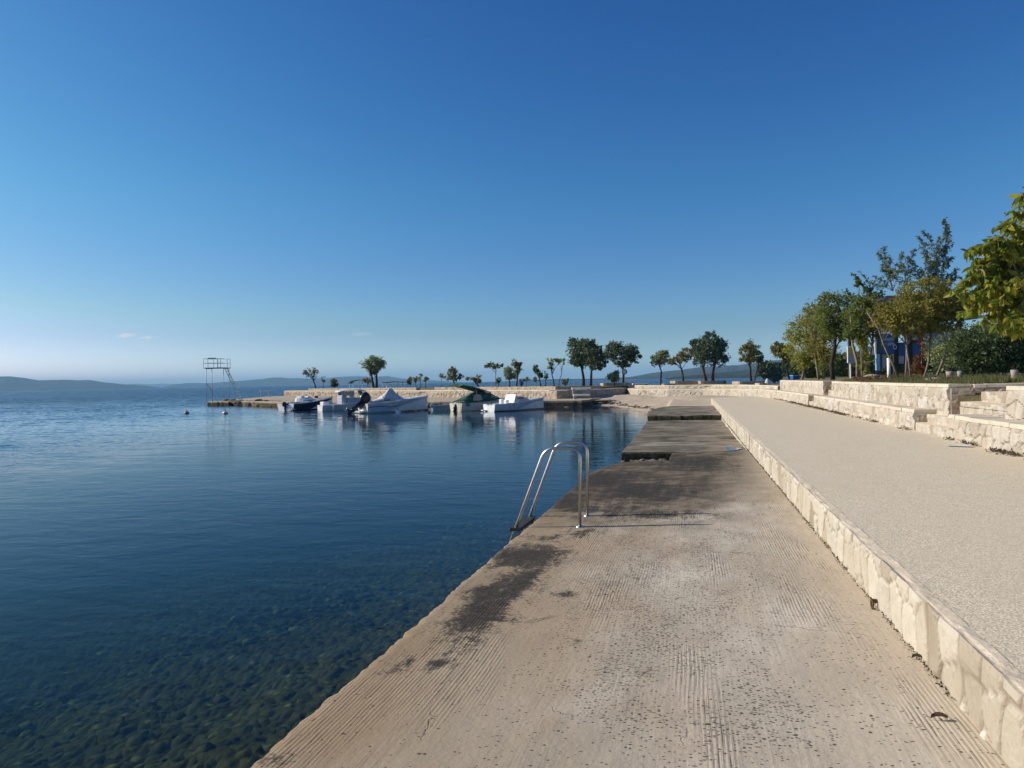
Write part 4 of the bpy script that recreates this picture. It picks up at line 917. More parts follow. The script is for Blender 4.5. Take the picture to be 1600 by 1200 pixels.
def outboard(root, x, z, size=1.0, tilt=0.0, mat=None, y=0.0):
    e = empty('outboard_motor', (x, y, z)); e.parent = root; e.rotation_euler = (0, tilt, 0); s = size; mat = mat or M['black']
    m = MB(); m.loft([sellipse(-.10*s, 0, .05*s, .17*s, .12*s), sellipse(-.12*s, 0, .18*s, .24*s, .16*s), sellipse(-.13*s, 0, .40*s, .25*s, .165*s), sellipse(-.14*s, 0, .52*s, .19*s, .12*s), sellipse(-.14*s, 0, .55*s, .10*s, .06*s)])
    m.build('cowl', mat, e, True)
    m = MB(); m.loft([sellipse(-.12*s, 0, .06*s, .10*s, .07*s, 10), sellipse(-.12*s, 0, -.45*s, .075*s, .04*s, 10), sellipse(-.14*s, 0, -.62*s, .07*s, .03*s, 10)])
    m.box(-.30*s, .0, -.09*s, .09*s, -.47*s, -.455*s); m.build('leg', mat, e, True)
    m = MB(); m.loft([[(xx, r_*math.cos(t), -.66*s+r_*math.sin(t)) for t in np.linspace(0, 6.283, 9)[:-1]] for xx, r_ in ((-.34*s, .03*s), (-.22*s, .055*s), (-.05*s, .05*s), (.06*s, .012*s))])
    m.add([(-.2*s, .008, -.68*s), (-.08*s, .008, -.68*s), (-.16*s, 0, -.84*s), (-.2*s, -.008, -.68*s), (-.08*s, -.008, -.68*s)], [(0, 1, 2), (4, 3, 2), (0, 2, 3), (1, 4, 2)]); m.build('gearcase', mat, e, True)
    m = MB()
    for k in range(3):
        a = k*2.094; c, s_ = math.cos(a), math.sin(a); c2, s2 = math.cos(a+.6), math.sin(a+.6); r_ = .16*s
        m.add([(-.35*s, 0, -.66*s), (-.33*s, c*r_, -.66*s+s_*r_), (-.38*s, c2*r_*.9, -.66*s+s2*r_*.9), (-.36*s, 0, -.655*s)], [(0, 1, 2), (3, 2, 1)])
    m.build('propeller', M['steel'], e)
    m = MB(); m.box(-.02*s, .12*s, -.10*s, .10*s, -.20*s, .06*s, .01); m.build('bracket', mat, e); return e
def boat_root(name, label, stern_px, stern_py, d, theta, z=ZW):
    p = Ud(stern_px, hor(stern_px), d); be = math.atan((800-stern_px)/FPX)
    e = empty(name, (p.x, p.y, ZW), PSI+be+R(theta)); tag(e, label, 'boat', 'boats moored along the pier'); return e
def fender(root, x, y, z):
    m = MB(); m.loft([sellipse(x, y, z+a, r_, r_, 8, 2) for a, r_ in ((-.2, .02), (-.17, .06), (0, .075), (.17, .06), (.22, .02))]); m.tube([(x, y, z+.2), (x, y*.97, z+.45)], .008, 4); m.build('fender', M['lightpaint'], root, True)
def rope(root, a, b_, sag=.15, name='mooring_rope', r=.012):
    a, b_ = Vector(a), Vector(b_); m = MB(); m.tube([a.lerp(b_, t)-Vector((0, 0, sag*4*t*(1-t))) for t in np.linspace(0, 1, 9)], r, 5); return m.build(name, M['rope'], root, True)
def sheet(root, name, rows, mat, th=.02):
    """thin cloth: rows of points, closed with a little thickness"""
    n = len(rows); w = len(rows[0]); top = [p for r in rows for p in r]; bot = [(p[0], p[1], p[2]-th) for p in top]; F = grid_faces(n, w).tolist(); k = n*w
    F += [tuple(reversed([i+k for i in f])) for f in F]
    for i in range(n-1): F += [(i*w, (i+1)*w, (i+1)*w+k, i*w+k), (i*w+w-1, i*w+w-1+k, (i+1)*w+w-1+k, (i+1)*w+w-1)]
    for j in range(w-1): F += [(j, j+k, j+1+k, j+1), ((n-1)*w+j, (n-1)*w+j+1, (n-1)*w+j+1+k, (n-1)*w+j+k)]
    return mesh(name, top+bot, F, mat, root, True)
def transom(root, Lh, B, f0, f1, mat):
    hb, sh, kl = hull_fns(Lh, B, f0, f1); b_ = hb(0); z1 = sh(0); z0 = kl(0); pr = [(0, z0), (.50, z0+(z1-z0)*.07), (.78, z0+(z1-z0)*.17), (.88, z0+(z1-z0)*.38), (.96, z0+(z1-z0)*.72), (1.0, z1-.01)]
    ring_ = [(y*b_, z) for y, z in pr]+[(.45*b_, z1-.02), (.30*b_, z1-.12), (-.30*b_, z1-.12), (-.45*b_, z1-.02)]+[(-y*b_, z) for y, z in pr[::-1][:-1]]
    m = MB(); m.loft([[(x, y, z) for y, z in ring_] for x in (-.035, .02)]); return m.build('transom', mat, root)
# boat 1: navy open boat, transom towards us
b1 = boat_root('motorboat', 'navy hulled open boat with white transom, nearest the diving tower', 446, 640, 58.5, 44)
hull(b1, 4.9, 2.0, .62, 1.05, M['navy'], .5, plain('grey_deck_cover', (.30, .31, .34), .8), None, M['gel'], (.06, .30))
transom(b1, 4.9, 2.0, .62, 1.05, M['gel'])
m = MB(); m.loft([sellipse(2.0, 0, .70, .85, .50), sellipse(2.0, 0, .98, .80, .46), sellipse(2.1, 0, 1.04, .55, .36)]); m.box(1.4, 1.8, -.30, .30, .98, 1.16, .03); m.box(2.2, 2.5, -.25, .25, 1.0, 1.12, .03); m.build('console', M['gel'], b1)
m = MB(); m.loft([sellipse(3.5, .1, .95, .16, .13), sellipse(3.5, .1, 1.13, .15, .12)]); m.build('bucket', M['black'], b1)
outboard(b1, -.04, .35, .75, R(-8), M['black']); m = MB(); m.box(-.22, -.03, -.75, -.35, .05, .12, .01); m.build('swim_step', M['gel'], b1)
# boat 2: small white cabin boat
b2 = boat_root('motorboat', 'small white cabin boat with pale hardtop, between the navy boat and the covered one', 500, 638, 57, 14)
hull(b2, 4.6, 1.8, .46, .78, M['gel2'], .5, M['gel'], None, M['gel'], (.06, .52))
transom(b2, 4.6, 1.8, .46, .78, M['gel'])
m = MB(); m.box(1.5, 1.9, -.68, .68, .45, 1.18, .05); m.box(1.9, 3.5, -.66, .66, .5, .98, .08); m.build('cabin', plain('pale_cabin_side', (.36, .39, .45), .5), b2)
m = MB()
for x in (1.55, 2.45, 3.2):
    for y in (-.62, .62): m = MB(); m.tube([(x, y, .9), (x+.12 if x > 3 else x, y*.93, 1.56)], .025, 6); m.build('roof_post', M['gel'], b2)
m = MB(); m.loft([[(x, -.70, z), (x, -.5, z+.06), (x, .5, z+.06), (x, .70, z), (x, .68, z-.05), (x, -.68, z-.05)] for x, z in ((1.35, 1.50), (1.9, 1.60), (2.9, 1.62), (3.45, 1.52))]); m.build('hardtop', M['gel'], b2)
m = MB(); m.box(2.5, 2.53, -.6, .6, 1.0, 1.52); m.box(1.6, 2.4, -.645, -.64, 1.16, 1.5); m.box(1.6, 2.4, .64, .645, 1.16, 1.5); m.build('window', plain('tan_vinyl', (.32, .28, .20), .2), b2)
m = MB(); m.loft([[(3.45, -.60, .98), (3.45, .60, .98), (3.1, .55, 1.5), (3.1, -.55, 1.5)], [(3.48, -.60, .98), (3.48, .60, .98), (3.13, .55, 1.5), (3.13, -.55, 1.5)]]); m.build('windscreen', M['glass'], b2)
fender(b2, .75, -.95, .22); m = MB(); m.box(.1, .55, -.5, .5, .45, .72, .04); m.build('engine_cover', M['gel'], b2)
# boat 3: larger white motorboat under a peaked cover, black outboard tilted up
b3 = boat_root('motorboat', 'largest white motorboat with pale peaked cover and big black outboard tilted up', 567, 643, 51.5, 24)
hull(b3, 4.2, 1.9, .68, 1.08, plain('shade_tinted_gelcoat', (.56, .60, .66), .25), 1.0, M['gel'], None, M['gel'], (.06, .55))  # white hull, the bluish shade of its side put into the gelcoat colour
transom(b3, 4.2, 1.9, .68, 1.08, M['gel2']); m = MB(); m.box(-.42, -.03, -.60, .60, .02, .16, .04); m.build('swim_step', M['gel2'], b3)
hb, sh, _ = hull_fns(4.2, 1.9, .68, 1.08); V = []
for i in range(26):
    t = .02+.93*i/25; z = .40+.10*math.sin(t*11)*(1 if t > .3 else .3)+.22*t; ff = .99*(1-.62*t**2.5*(1-min(1, (z+.2)/1.3)))*(1-.10*(1-min(1, (z+.2)/1.0))); x = t*4.2+1.0*(z/sh(t))*t**5
    for s_ in (-1,): V += [(x, s_*(hb(t)*ff+.012), z-.028*(1-t*.6)), (x, s_*(hb(t)*ff+.014), z+.028*(1-t*.6))]
mesh('side_stripe', V, grid_faces(26, 2).tolist(), M['navy'], b3)
rr = []
for x, h_, w in ((.9, .84, .76), (1.3, 1.08, .70), (1.7, 1.42, .45), (2.0, 1.72, .14), (2.2, 1.70, .16), (2.55, 1.34, .5), (2.95, .98, .72)):
    rr.append([(x, -w-.10*(1.8-h_), .76+.07*(x/3)), (x, -w, .80+(h_-.8)*.45), (x, -w*.45, .80+(h_-.8)*.85), (x, 0, h_), (x, w*.45, .80+(h_-.8)*.85), (x, w, .80+(h_-.8)*.45), (x, w+.10*(1.8-h_), .76+.07*(x/3))])
sheet(b3, 'boat_cover', rr, M['canvas_white']); m = MB(); m.box(.45, 1.2, -.74, .74, .72, .84, .03); m.build('rear_cover', M['canvas_white'], b3)
m = MB(); m.tube([(1.35, -.75, .85), (.9, -.8, 1.5)], .015, 5); m.build('antenna', M['darkwood'], b3)
m = MB(); pts = [(4.9, -.05, 1.14), (4.85, -.10, 1.36), (4.1, -.52, 1.30), (3.4, -.72, 1.22), (3.3, -.74, 1.0)]; m.tube(pts, .014, 5); m.tube([(a, -b_, c) for a, b_, c in pts], .014, 5); m.tube([pts[1], (5.0, 0, 1.37), (4.85, .10, 1.36)], .014, 5); m.build('bow_rail', M['steel'], b3)
outboard(b3, -.12, .60, 1.55, R(50), M['black'], -.1)
rope(b3, (.0, -.7, .7), (-1.6, -1.2, -.1), .1)
# green boat
b4 = boat_root('motorboat', 'cream boat with pale green deck, dark green canopy and raised bimini', 712, 641, 52.0, 33)
hull(b4, 4.9, 1.75, .56, .88, M['cream'], .45, M['deckgreen'], None, M['deckgreen'], (.22, .62))
transom(b4, 4.9, 1.75, .56, .88, M['cream'])
rr = []
for x, h_, w in ((.25, .72, .78), (.9, 1.02, .76), (1.6, 1.30, .70), (2.05, 1.40, .62), (2.7, 1.26, .62), (3.3, .98, .58), (3.7, .84, .48)):
    rr.append([(x, -w, .66), (x, -w*.95, .66+(h_-.66)*.5), (x, -w*.62, .66+(h_-.66)*.93), (x, 0, h_), (x, w*.62, .66+(h_-.66)*.93), (x, w*.95, .66+(h_-.66)*.5), (x, w, .66)])
sheet(b4, 'canopy', rr, M['canvas_green'])
for x0, x1, h0, h1, mt in ((.95, 1.75, .72, 1.16, M['canvas_beige']), (2.45, 3.0, .92, 1.06, M['canvas_beige']), (1.95, 2.3, 1.14, 1.26, M['glass'])):
    m = MB(); m.loft([[(x0, -.80, h0), (x1, -.80, h0), (x1-.12, -.72, h1-.06), ((x0+x1)/2, -.70, h1), (x0+.12, -.72, h1-.06)], [(x0, -.77, h0), (x1, -.77, h0), (x1-.12, -.69, h1-.06), ((x0+x1)/2, -.67, h1), (x0+.12, -.69, h1-.06)]]); m.build('canopy_window', mt, b4)
rr = []
for x, z in ((-.30, 1.80), (.05, 1.95), (.8, 1.84), (1.6, 1.62), (2.2, 1.46), (2.5, 1.36)):
    rr.append([(x, -.82, z-.10), (x, -.45, z), (x, 0, z+.03), (x, .45, z), (x, .82, z-.10)])
sheet(b4, 'bimini', rr, M['canvas_green'], .07)
m = MB()
for y in (-.8, .8): m.tube([(1.35, y, .66), (1.15, y, 1.68)], .016, 6); m.tube([(1.5, y, .66), (.1, y, 1.78)], .012, 6); m.tube([(1.6, y, .7), (2.3, y, 1.36)], .012, 6)
m.build('bimini_frame', M['steel'], b4)
outboard(b4, -.06, .02, .8, R(35), M['black'])
m = MB()
for y in (-.60, -.38): m.tube([(-.06, y, .60), (-.08, y, -.25)], .012, 6)
for z in (-.05, .15, .35): m.tube([(-.07, -.60, z), (-.07, -.38, z)], .012, 6)
m.build('boarding_ladder', M['steel'], b4)
m = MB(); m.box(.3, .62, -.86, -.80, .35, .56, .02); m.build('blue_cushion', M['blue'], b4)
# boat 5
b5 = boat_root('motorboat', 'white cabin boat with long low bow, rightmost of the moored boats', 764, 640, 50.2, 34)
hull(b5, 3.9, 1.6, .50, .84, plain('shade_cool_gelcoat', (.60, .63, .70), .3), .9, M['gel'], None, M['gel'], (.07, .50), bottom=M['navy'])  # cool tint paints shade onto the white hull sides
transom(b5, 3.9, 1.6, .50, .84, M['gel']); m = MB(); m.box(-.34, -.03, .25, .55, .05, .12, .01); m.build('swim_step', M['gel'], b5)
rr = [[(x, -w, .60), (x, -w*.95, h_*.93), (x, -w*.5, h_), (x, w*.5, h_), (x, w*.95, h_*.93), (x, w, .60)] for x, h_, w in ((1.8, 1.02, .58), (2.2, 1.04, .56), (2.75, .98, .46), (3.1, .84, .36))]
m = MB(); m.loft(rr); m.build('cabin', M['gel2'], b5)
m = MB(); m.loft([[(1.62, -.60, .56), (1.84, -.56, 1.12), (1.84, .56, 1.12), (1.62, .60, .56)], [(1.70, -.60, .56), (1.90, -.56, 1.12), (1.90, .56, 1.12), (1.70, .60, .56)]]); m.box(1.1, 1.35, .12, .46, .3, .82, .04); m.box(1.1, 1.35, -.46, -.12, .3, .76, .04); m.build('seat', M['lightpaint'], b5)
m = MB(); m.box(2.0, 2.5, -.58, -.555, .80, .92); m.build('cabin_window', M['glass'], b5); m = MB(); m.box(2.0, 2.5, .555, .58, .80, .92); m.build('cabin_window', M['glass'], b5)
m = MB(); pts = [(4.35, -.05, .99), (4.4, -.12, 1.18), (3.8, -.40, 1.16), (3.3, -.55, .93)]; m.tube(pts, .013, 5); m.tube([(a, -b_, c) for a, b_, c in pts], .013, 5); m.build('bow_rail', M['steel'], b5)
m = MB()
for x, y in ((-.05, -.3), (-.05, .1)): m = MB(); m.loft([sellipse(x, y, .48, .05, .05, 8), sellipse(x, y, .56, .04, .04, 8)]); m.build('cleat', M['black'], b5)
# dinghy
b6 = boat_root('dinghy', 'small pale blue dinghy tied between the covered boat and the green one', 675, 640, 54.5, 10)
b6['group'] = 'boats moored along the pier'
hull(b6, 2.1, 1.1, .34, .52, plain('faded_blue_hull', (.36, .47, .52), .5), .25, plain('pale_blue_trim', (.48, .56, .58), .6), None, plain('pale_blue_trim', (.48, .56, .58), .6), (.1, .78))
m = MB(); m.box(.8, 1.05, -.44, .44, .26, .31, .01); m.build('thwart', M['barkpale'], b6); outboard(b6, -.02, .2, .42, 0, M['lightpaint'])
# white boat beyond the pier tip
p = G(400, 104, 0); b7 = empty('motorboat', (p.x, p.y, ZW), PSI+R(19)); tag(b7, 'small white boat with flat awning on the open water beyond the pier tip', 'boat')
hull(b7, 1.95, .85, .42, .62, M['gel'], .2, M['gel'], None, M['gel'], (.1, .7)); b7.scale = (1, 1, 1)
m = MB(); m.box(.5, 1.95, -.42, .42, 1.18, 1.36, .05); m.build('awning', M['lightpaint'], b7)
m = MB()
for x in (.6, 1.7):
    for y in (-.38, .38): m = MB(); m.tube([(x, y, .4), (x, y, 1.2)], .02, 5); m.build('awning_post', M['steel'], b7)
# buoys
def buoy(px_, d, r, top, band, label, white=None):
    p = G(px_, d, 0); o = empty('buoy', (p.x, p.y, ZW)); tag(o, label, 'buoy')
    m = MB(); m.loft([sellipse(0, 0, z*r, max(.02, r*math.sqrt(max(0, 1-z*z*.9))), max(.02, r*math.sqrt(max(0, 1-z*z*.9))), 14, 2) for z in (-.95, -.6, -.2, .2, .6, .95)]); m.build('float', top, o, True)
    m = MB(); m.loft([sellipse(0, 0, z*r, r*1.02*math.sqrt(1-z*z*.8), r*1.02*math.sqrt(1-z*z*.8), 14, 2) for z in (-.3, 0, .25)], False); m.build('band', band, o, True)
    m = MB(); m.tube([(0, 0, r*.9), (0, 0, r*1.25)], .03, 6); m.tube([(.05*math.cos(t), 0, r*1.3+.05*math.sin(t)) for t in np.linspace(0, 6.28, 9)], .012, 5); m.build('eyelet', M['rust'], o)
    return o
buoy(291, 56.5, .20, M['red'], M['navy'], 'dark red buoy floating left of the diving tower')
buoy(351, 55.0, .21, M['cream'], M['red'], 'cream and red buoy floating in front of the tower footing')
o = buoy(621, 51.5, .20, M['lightpaint'], M['lightpaint'], 'plain white buoy floating in front of the covered motorboat')
# ------------------------------------------------------------------ things on the pier
def bench(px0, px1, d, zb, label, h=.5):
    a = G(px0, d, zb); b_ = G(px1, d, zb); w = (b_-a).length; e = empty('bench', ((a.x+b_.x)/2, (a.y+b_.y)/2, zb), math.atan2(b_.y-a.y, b_.x-a.x)); tag(e, label, 'bench')
    m = MB(); m.box(-w/2, w/2, -.25, .25, h-.14, h, .015); m.build('seat', M['lightpaint'], e)
    for s_ in (-1, 1): m = MB(); m.box(s_*w*.38-.12, s_*w*.38+.12, -.2, .2, 0, h-.14, .01); m.build('support', M['concrete_pot'], e)
bench(893, 923, 60.2, .42, 'long white slab bench against the pier wall near its corner', .55)
bench(895, 921, 58.9, .05, 'lower pale slab seat standing under the white bench', .40)
bench(988, 1013, 72, .80, 'white bench standing on the terrace between the two largest tree groups', .36)
def blk(name, px0, px1, d, z0, z1, dep, mat, label, cat, k=0):
    a = G(px0, d, 0); b_ = G(px1, d, 0); w = (b_-a).length; e = empty(name, ((a.x+b_.x)/2, (a.y+b_.y)/2, z0), math.atan2(b_.y-a.y, b_.x-a.x)); tag(e, label, cat)
    stone_wall('stone_ring', [(w/2, 0), (-w/2, 0), (-w/2, dep), (w/2, dep), (w/2, 0)][::-1], 0, z1-z0, .35, .22, mat, e, .05, .25, k=k, step=lambda p: .1, low=.02)
    m = MB(); m.box(-w/2+.15, w/2-.15, .15, dep-.15, .0, z1-z0-.06); m.build('earth', M['soil'], e); return e
blk('planter', 945, 986, 72.5, .93, 1.24, 2.0, M['farstone'], 'square stone planter around the tree with a round sign', 'planter', 1)
blk('planter', 1057, 1094, 78, .93, 1.30, 2.0, M['farstone'], 'low stone planter around the thin tree left of the big dark pine', 'planter', 2)
blk('planter', 1097, 1131, 77, .93, 1.26, 2.0, M['farstone'], 'stone planter around the two trunks of the big dark pine', 'planter', 3)
blk('planter', 1158, 1192, 63, .93, 1.22, 1.8, M['farstone'], 'stone planter around the tawny tree left of the promenade trees', 'planter', 4)
blk('stone_block', 1040, 1052, 62.8, .8, 1.14, .6, M['farstone'], 'small pale stone block standing on the curved beach wall', 'stone block', 5)
blk('stone_post', 1187.5, 1192, 50.5, .7, 1.15, .35, M['stone'], 'narrow stone post at the far end of the promenade walls', 'post', 6)
# litter bin
p = G(814.5, 71, .95); o = empty('litter_bin', p); tag(o, 'dark litter bin on a post between the thin trees of the pier', 'bin')
m = MB(); m.loft([sellipse(0, 0, .28, .20, .16, 12, 3), sellipse(0, 0, .78, .24, .20, 12, 3)]); m.build('bin_body', M['blue'], o); m = MB(); m.loft([sellipse(0, 0, .80, .26, .22, 12, 3), sellipse(0, 0, .86, .22, .18, 12, 3)]); m.build('lid', M['black'], o); m = MB(); m.tube([(0, 0, -.02), (0, 0, .3)], .12, 8); m.build('post', M['canvas_green'], o)
# canopies beyond
p = G(564, 101, .95); o = empty('sun_canopy', p, PSI); tag(o, 'turquoise fabric sun canopy on short posts among the pier trees', 'canopy')
k_ = 101/FPX
sheet(o, 'canopy_cloth', [[(x*k_, y, .78+.45*math.sqrt(max(0, 1-(x/17)**2))) for x in (-17, -14, -8, 0, 8, 13, 17)] for y in (-1.2, 0, 1.2)], M['teal'], .06)
m = MB()
for x in (-15, 0, 15):
    for y in (-1.1, 1.1): m = MB(); m.tube([(x*k_, y, 0), (x*k_, y, 1.0)], .04, 6); m.build('pole', M['lightpaint'], o)
p = G(617, 93, .95); o = empty('flat_awning', p, PSI); tag(o, 'dark flat awning on thin white posts above the covered boat', 'canopy'); k_ = 93/FPX
m = MB(); m.loft([[(x*k_, -1.2, z), (x*k_, 1.2, z), (x*k_, 1.2, z+.09), (x*k_, -1.2, z+.09)] for x, z in ((-17, .70), (0, .80), (17, .74))]); m.build('roof_panel', M['navy'], o)
m = MB()
for x in (-15, -9, 2, 10):
    m = MB(); m.tube([(x*k_, -1.0, 0), (x*k_-.2, -1.0, .75)], .04, 6); m.build('post', M['lightpaint'], o)
    m = MB(); m.tube([(x*k_, 1.0, 0), (x*k_, 1.0, .75)], .04, 6); m.build('post', M['lightpaint'], o)
# round sign on its pole
p = G(976, 70.5, 1.0); o = empty('round_sign', p, PSI); tag(o, 'small round white sign on a thin pole before a pier tree', 'sign')
m = MB(); m.tube([(0, 0, -.1), (0, 0, 1.55)], .03, 6); m.build('pole', M['steel'], o)
m = MB(); m.loft([[(r_*math.cos(t), y, 1.30+r_*math.sin(t)) for t in np.linspace(0, 6.283, 25)[:-1]] for y, r_ in ((-.05, .27), (-.03, .27))]); m.build('sign_disc', M['lightpaint'], o)
m = MB(); m.loft([[(r_*math.cos(t), -.055-.004, 1.30+r_*math.sin(t)) for t in np.linspace(0, 6.283, 25)] for r_ in (.26, .19)], False, False); m.build('sign_rim', M['red'], o)
# white cloth-like bundle on dark rocks at the far end of the promenade
p = G(1199, 54, 1.0); o = tag(MB().loft([sellipse(0, 0, z, a, b_, 12, 2) for z, a, b_ in ((-.02, .22, .15), (.12, .20, .14), (.24, .14, .10), (.36, .10, .07), (.44, .04, .03))]).build('white_bundle', M['canvas_white'], None, True), 'small white bundle resting at the far end of the promenade walls', 'bundle'); o.location = p
# ------------------------------------------------------------------ pier trees
T = tree
gp = 'trees along the pier'
T('leaning_tree', 'bare looking tree leaning left, first tree at the pier tip', 493, 112, [(484, 580, 11, 5), (494, 584, 7, 6), (479, 585, 7, 4)], L['rusty'], M['barkdark'], 650, .22, group=gp, trunk_r=.10, seed=1, lean=.03, clump=.9, branch=22)
T('sapling', 'thin sapling just right of the leaning tree', 506, 110, [(505, 592, 4, 4)], L['rusty'], M['bark'], 120, .20, group=gp, trunk_r=.04, seed=2)
T('round_shrub', 'dark round shrub standing left of the turquoise canopy', 523, 106, [(523, 598, 6, 5), (522, 602, 5, 3)], L['dark'], M['bark'], 1500, .20, cat='shrub', seed=3, trunk_r=.05)
T('olive_tree', 'dense rounded green tree behind the turquoise canopy', 586, 98, [(583, 569, 15, 11), (574, 571, 8, 8), (592, 567, 8, 9), (583, 583, 8, 5)], L['olive'], M['bark'], 4200, .22, group=gp, trunk_r=.16, seed=4, stems=2, spread=.35)
T('dry_shrub', 'greyish dry shrub below the rounded green tree', 576, 97, [(574, 595, 7, 5)], L['rusty'], M['bark'], 350, .2, cat='shrub', seed=5, trunk_r=.04)
T('low_tree', 'dark low bush left of three small saplings', 640, 88, [(640, 596, 4, 4)], L['dark'], M['bark'], 500, .18, cat='shrub', seed=6, trunk_r=.04)
T('sapling', 'rusty crowned sapling above the bow of the covered boat', 650, 87, [(646, 591, 6, 3), (651, 594, 5, 3)], L['rusty'], M['bark'], 350, .18, group=gp, trunk_r=.04, seed=7)
T('sapling', 'upright thin sapling between two rusty ones', 657, 86, [(657, 589, 3.5, 5)], L['olive'], M['bark'], 170, .18, group=gp, trunk_r=.035, seed=8)
T('sapling', 'short sapling with a small dark crown near the planter gap', 665, 85, [(665, 593, 3.5, 3.5)], L['dark'], M['bark'], 190, .16, group=gp, trunk_r=.05, seed=9)
T('sapling', 'little green topped sapling left of the tree behind the bimini', 690, 82, [(690, 588, 3.5, 4)], L['olive'], M['barkpale'], 230, .16, group=gp, trunk_r=.03, seed=10)
T('small_tree', 'small tree with spreading tawny crown left of the green bimini', 711, 80, [(707, 580, 7, 6), (713, 588, 8, 5), (702, 590, 6, 4)], L['rusty'], M['barkdark'], 1300, .18, group=gp, trunk_r=.09, seed=11)
T('small_tree', 'small rusty crowned tree directly behind the green bimini', 748, 77, [(744, 589, 8, 6), (733, 591, 6, 4), (749, 594, 5, 4)], L['rusty'], M['barkdark'], 1200, .17, group=gp, trunk_r=.08, seed=12)
T('young_tree', 'tall thin tree with dark sprigs spread flat at the top', 774, 75, [(772, 571, 12, 3.5), (762, 573, 6, 3), (780, 572, 6, 3)], L['dark'], M['bark'], 420, .20, group=gp, trunk_r=.035, seed=13, clump=.7, branch=18)
T('sapling', 'short staked sapling below the flat topped tree', 779, 74, [(779, 594, 3.5, 4)], L['green'], M['bark'], 260, .15, group=gp, trunk_r=.05, seed=14)
T('small_tree', 'narrow green tree, left of a close pair', 796, 73, [(795, 585, 8, 8), (793, 578, 5, 5), (803, 587, 4, 5)], L['olive'], M['barkdark'], 1900, .16, group=gp, trunk_r=.07, seed=15)
T('small_tree', 'taller airy tree, right of a close pair', 806.5, 72, [(806, 575, 8, 10), (805, 567, 5, 6), (811, 570, 5, 5)], L['rusty'], M['barkdark'], 1500, .16, group=gp, trunk_r=.08, seed=16)
T('shrub', 'small thin shrub right of the litter bin', 823, 70.5, [(822, 594, 4, 4)], L['olive'], M['bark'], 180, .15, cat='shrub', seed=17, trunk_r=.03)
T('slanted_tree', 'dark slim tree slanting to the left with clumps down its stem', 845, 70, [(838, 576, 4, 6), (844, 584, 5, 6), (839, 593, 5, 4)], L['dark'], M['barkdark'], 1100, .16, group=gp, trunk_r=.06, seed=18)
T('sapling', 'twiggy sapling with one side branch beside the slanted tree', 851.5, 69.5, [(852, 587, 4, 6), (857, 590, 3, 2)], L['dark'], M['barkdark'], 150, .15, group=gp, trunk_r=.05, seed=19)
T('young_tree', 'pale young tree with umbrella crown left of the big dark trees', 866, 69, [(864, 566, 10, 6), (858, 572, 6, 4), (870, 563, 6, 4)], L['olive'], M['bark'], 900, .15, group=gp, trunk_r=.06, seed=20)
T('young_tree', 'slender bent tree whose small crown nods right', 873, 68.5, [(879, 566, 5, 4), (883, 563, 3, 3)], L['rusty'], M['bark'], 220, .15, group=gp, trunk_r=.035, seed=21, lean=-.02)
T('round_shrub', 'low dark shrub beside the two big dark trees', 883, 68, [(883, 597, 5, 4)], L['dark'], M['bark'], 300, .15, cat='shrub', seed=22, trunk_r=.03)
T('pine_tree', 'big dark bushy tree, left of the pair with crowns grown together', 912, 70, [(905, 550, 17, 20), (899, 538, 11, 10), (908, 563, 16, 10), (911, 540, 8, 10)], L['pine'], M['barkdark'], 6000, .21, group=gp, trunk_r=.13, seed=23, clump=.55)
T('pine_tree', 'big dark bushy tree, right of the pair with crowns grown together', 923, 68.5, [(927, 553, 14, 16), (921, 541, 9, 12), (938, 560, 10, 12), (933, 572, 12, 5), (934, 548, 8, 8)], L['pine'], M['bark'], 5400, .21, group=gp, trunk_r=.12, seed=24, lean=-.01, clump=.5)
T('pine_tree', 'dark spreading tree growing from the square planter', 974, 73.5, [(972, 552, 20, 13), (961, 543, 11, 11), (984, 548, 12, 9), (953, 553, 9, 9), (992, 556, 9, 9), (975, 568, 14, 5)], L['pine'], M['barkdark'], 6000, .21, group=gp, trunk_r=.11, seed=25, clump=.5, zb=1.2)
T('round_shrub', 'small green bushy tree left of the planter tree', 960, 69.5, [(959, 589, 9, 7), (963, 584, 5, 4)], L['olive'], M['bark'], 1300, .17, cat='shrub', seed=26, trunk_r=.05)
T('thin_tree', 'thin tree with ragged olive crown standing alone right of the planter tree', 1032.5, 72, [(1030, 562, 13, 8), (1036, 556, 9, 8), (1022, 566, 8, 5), (1040, 560, 5, 6)], L['olive'], M['bark'], 2600, .17, group=gp, trunk_r=.08, seed=27)
T('thin_tree', 'thin tree with brownish crown touching the big pine', 1068, 79, [(1066, 559, 14, 7), (1072, 552, 10, 7), (1050, 565, 8, 5)], L['tawny'], M['barkdark'], 2600, .18, group=gp, trunk_r=.09, seed=28, zb=1.2)
T('pine_tree', 'largest blue green pine with pointed top and two trunks', 1109, 77.5, [(1108, 548, 24, 18), (1109, 532, 14, 12), (1092, 541, 12, 12), (1124, 540, 11, 12), (1093, 562, 14, 8), (1126, 562, 13, 9), (1084, 537, 5, 8), (1117, 525, 5, 8), (1105, 524, 5, 6)], L['pine'], M['redwood'], 10000, .22, group=gp, trunk_r=.14, seed=29, stems=2, spread=.65, clump=.45, zb=1.2)
T('tawny_tree', 'tree with tawny left side and dark right side beyond the promenade end', 1175, 64, [(1166, 552, 11, 13), (1172, 543, 9, 9), (1170, 562, 13, 7)], L['tawny'], M['barkdark'], 4500, .16, group=gp, trunk_r=.10, seed=30, zb=1.1)
T('dark_tree', 'small dark crowned tree behind the right half of the tawny tree', 1178, 66, [(1183, 556, 10, 8), (1188, 562, 6, 5), (1184, 547, 4, 6)], L['dark'], M['barkdark'], 2000, .16, group=gp, trunk_r=.06, seed=31)
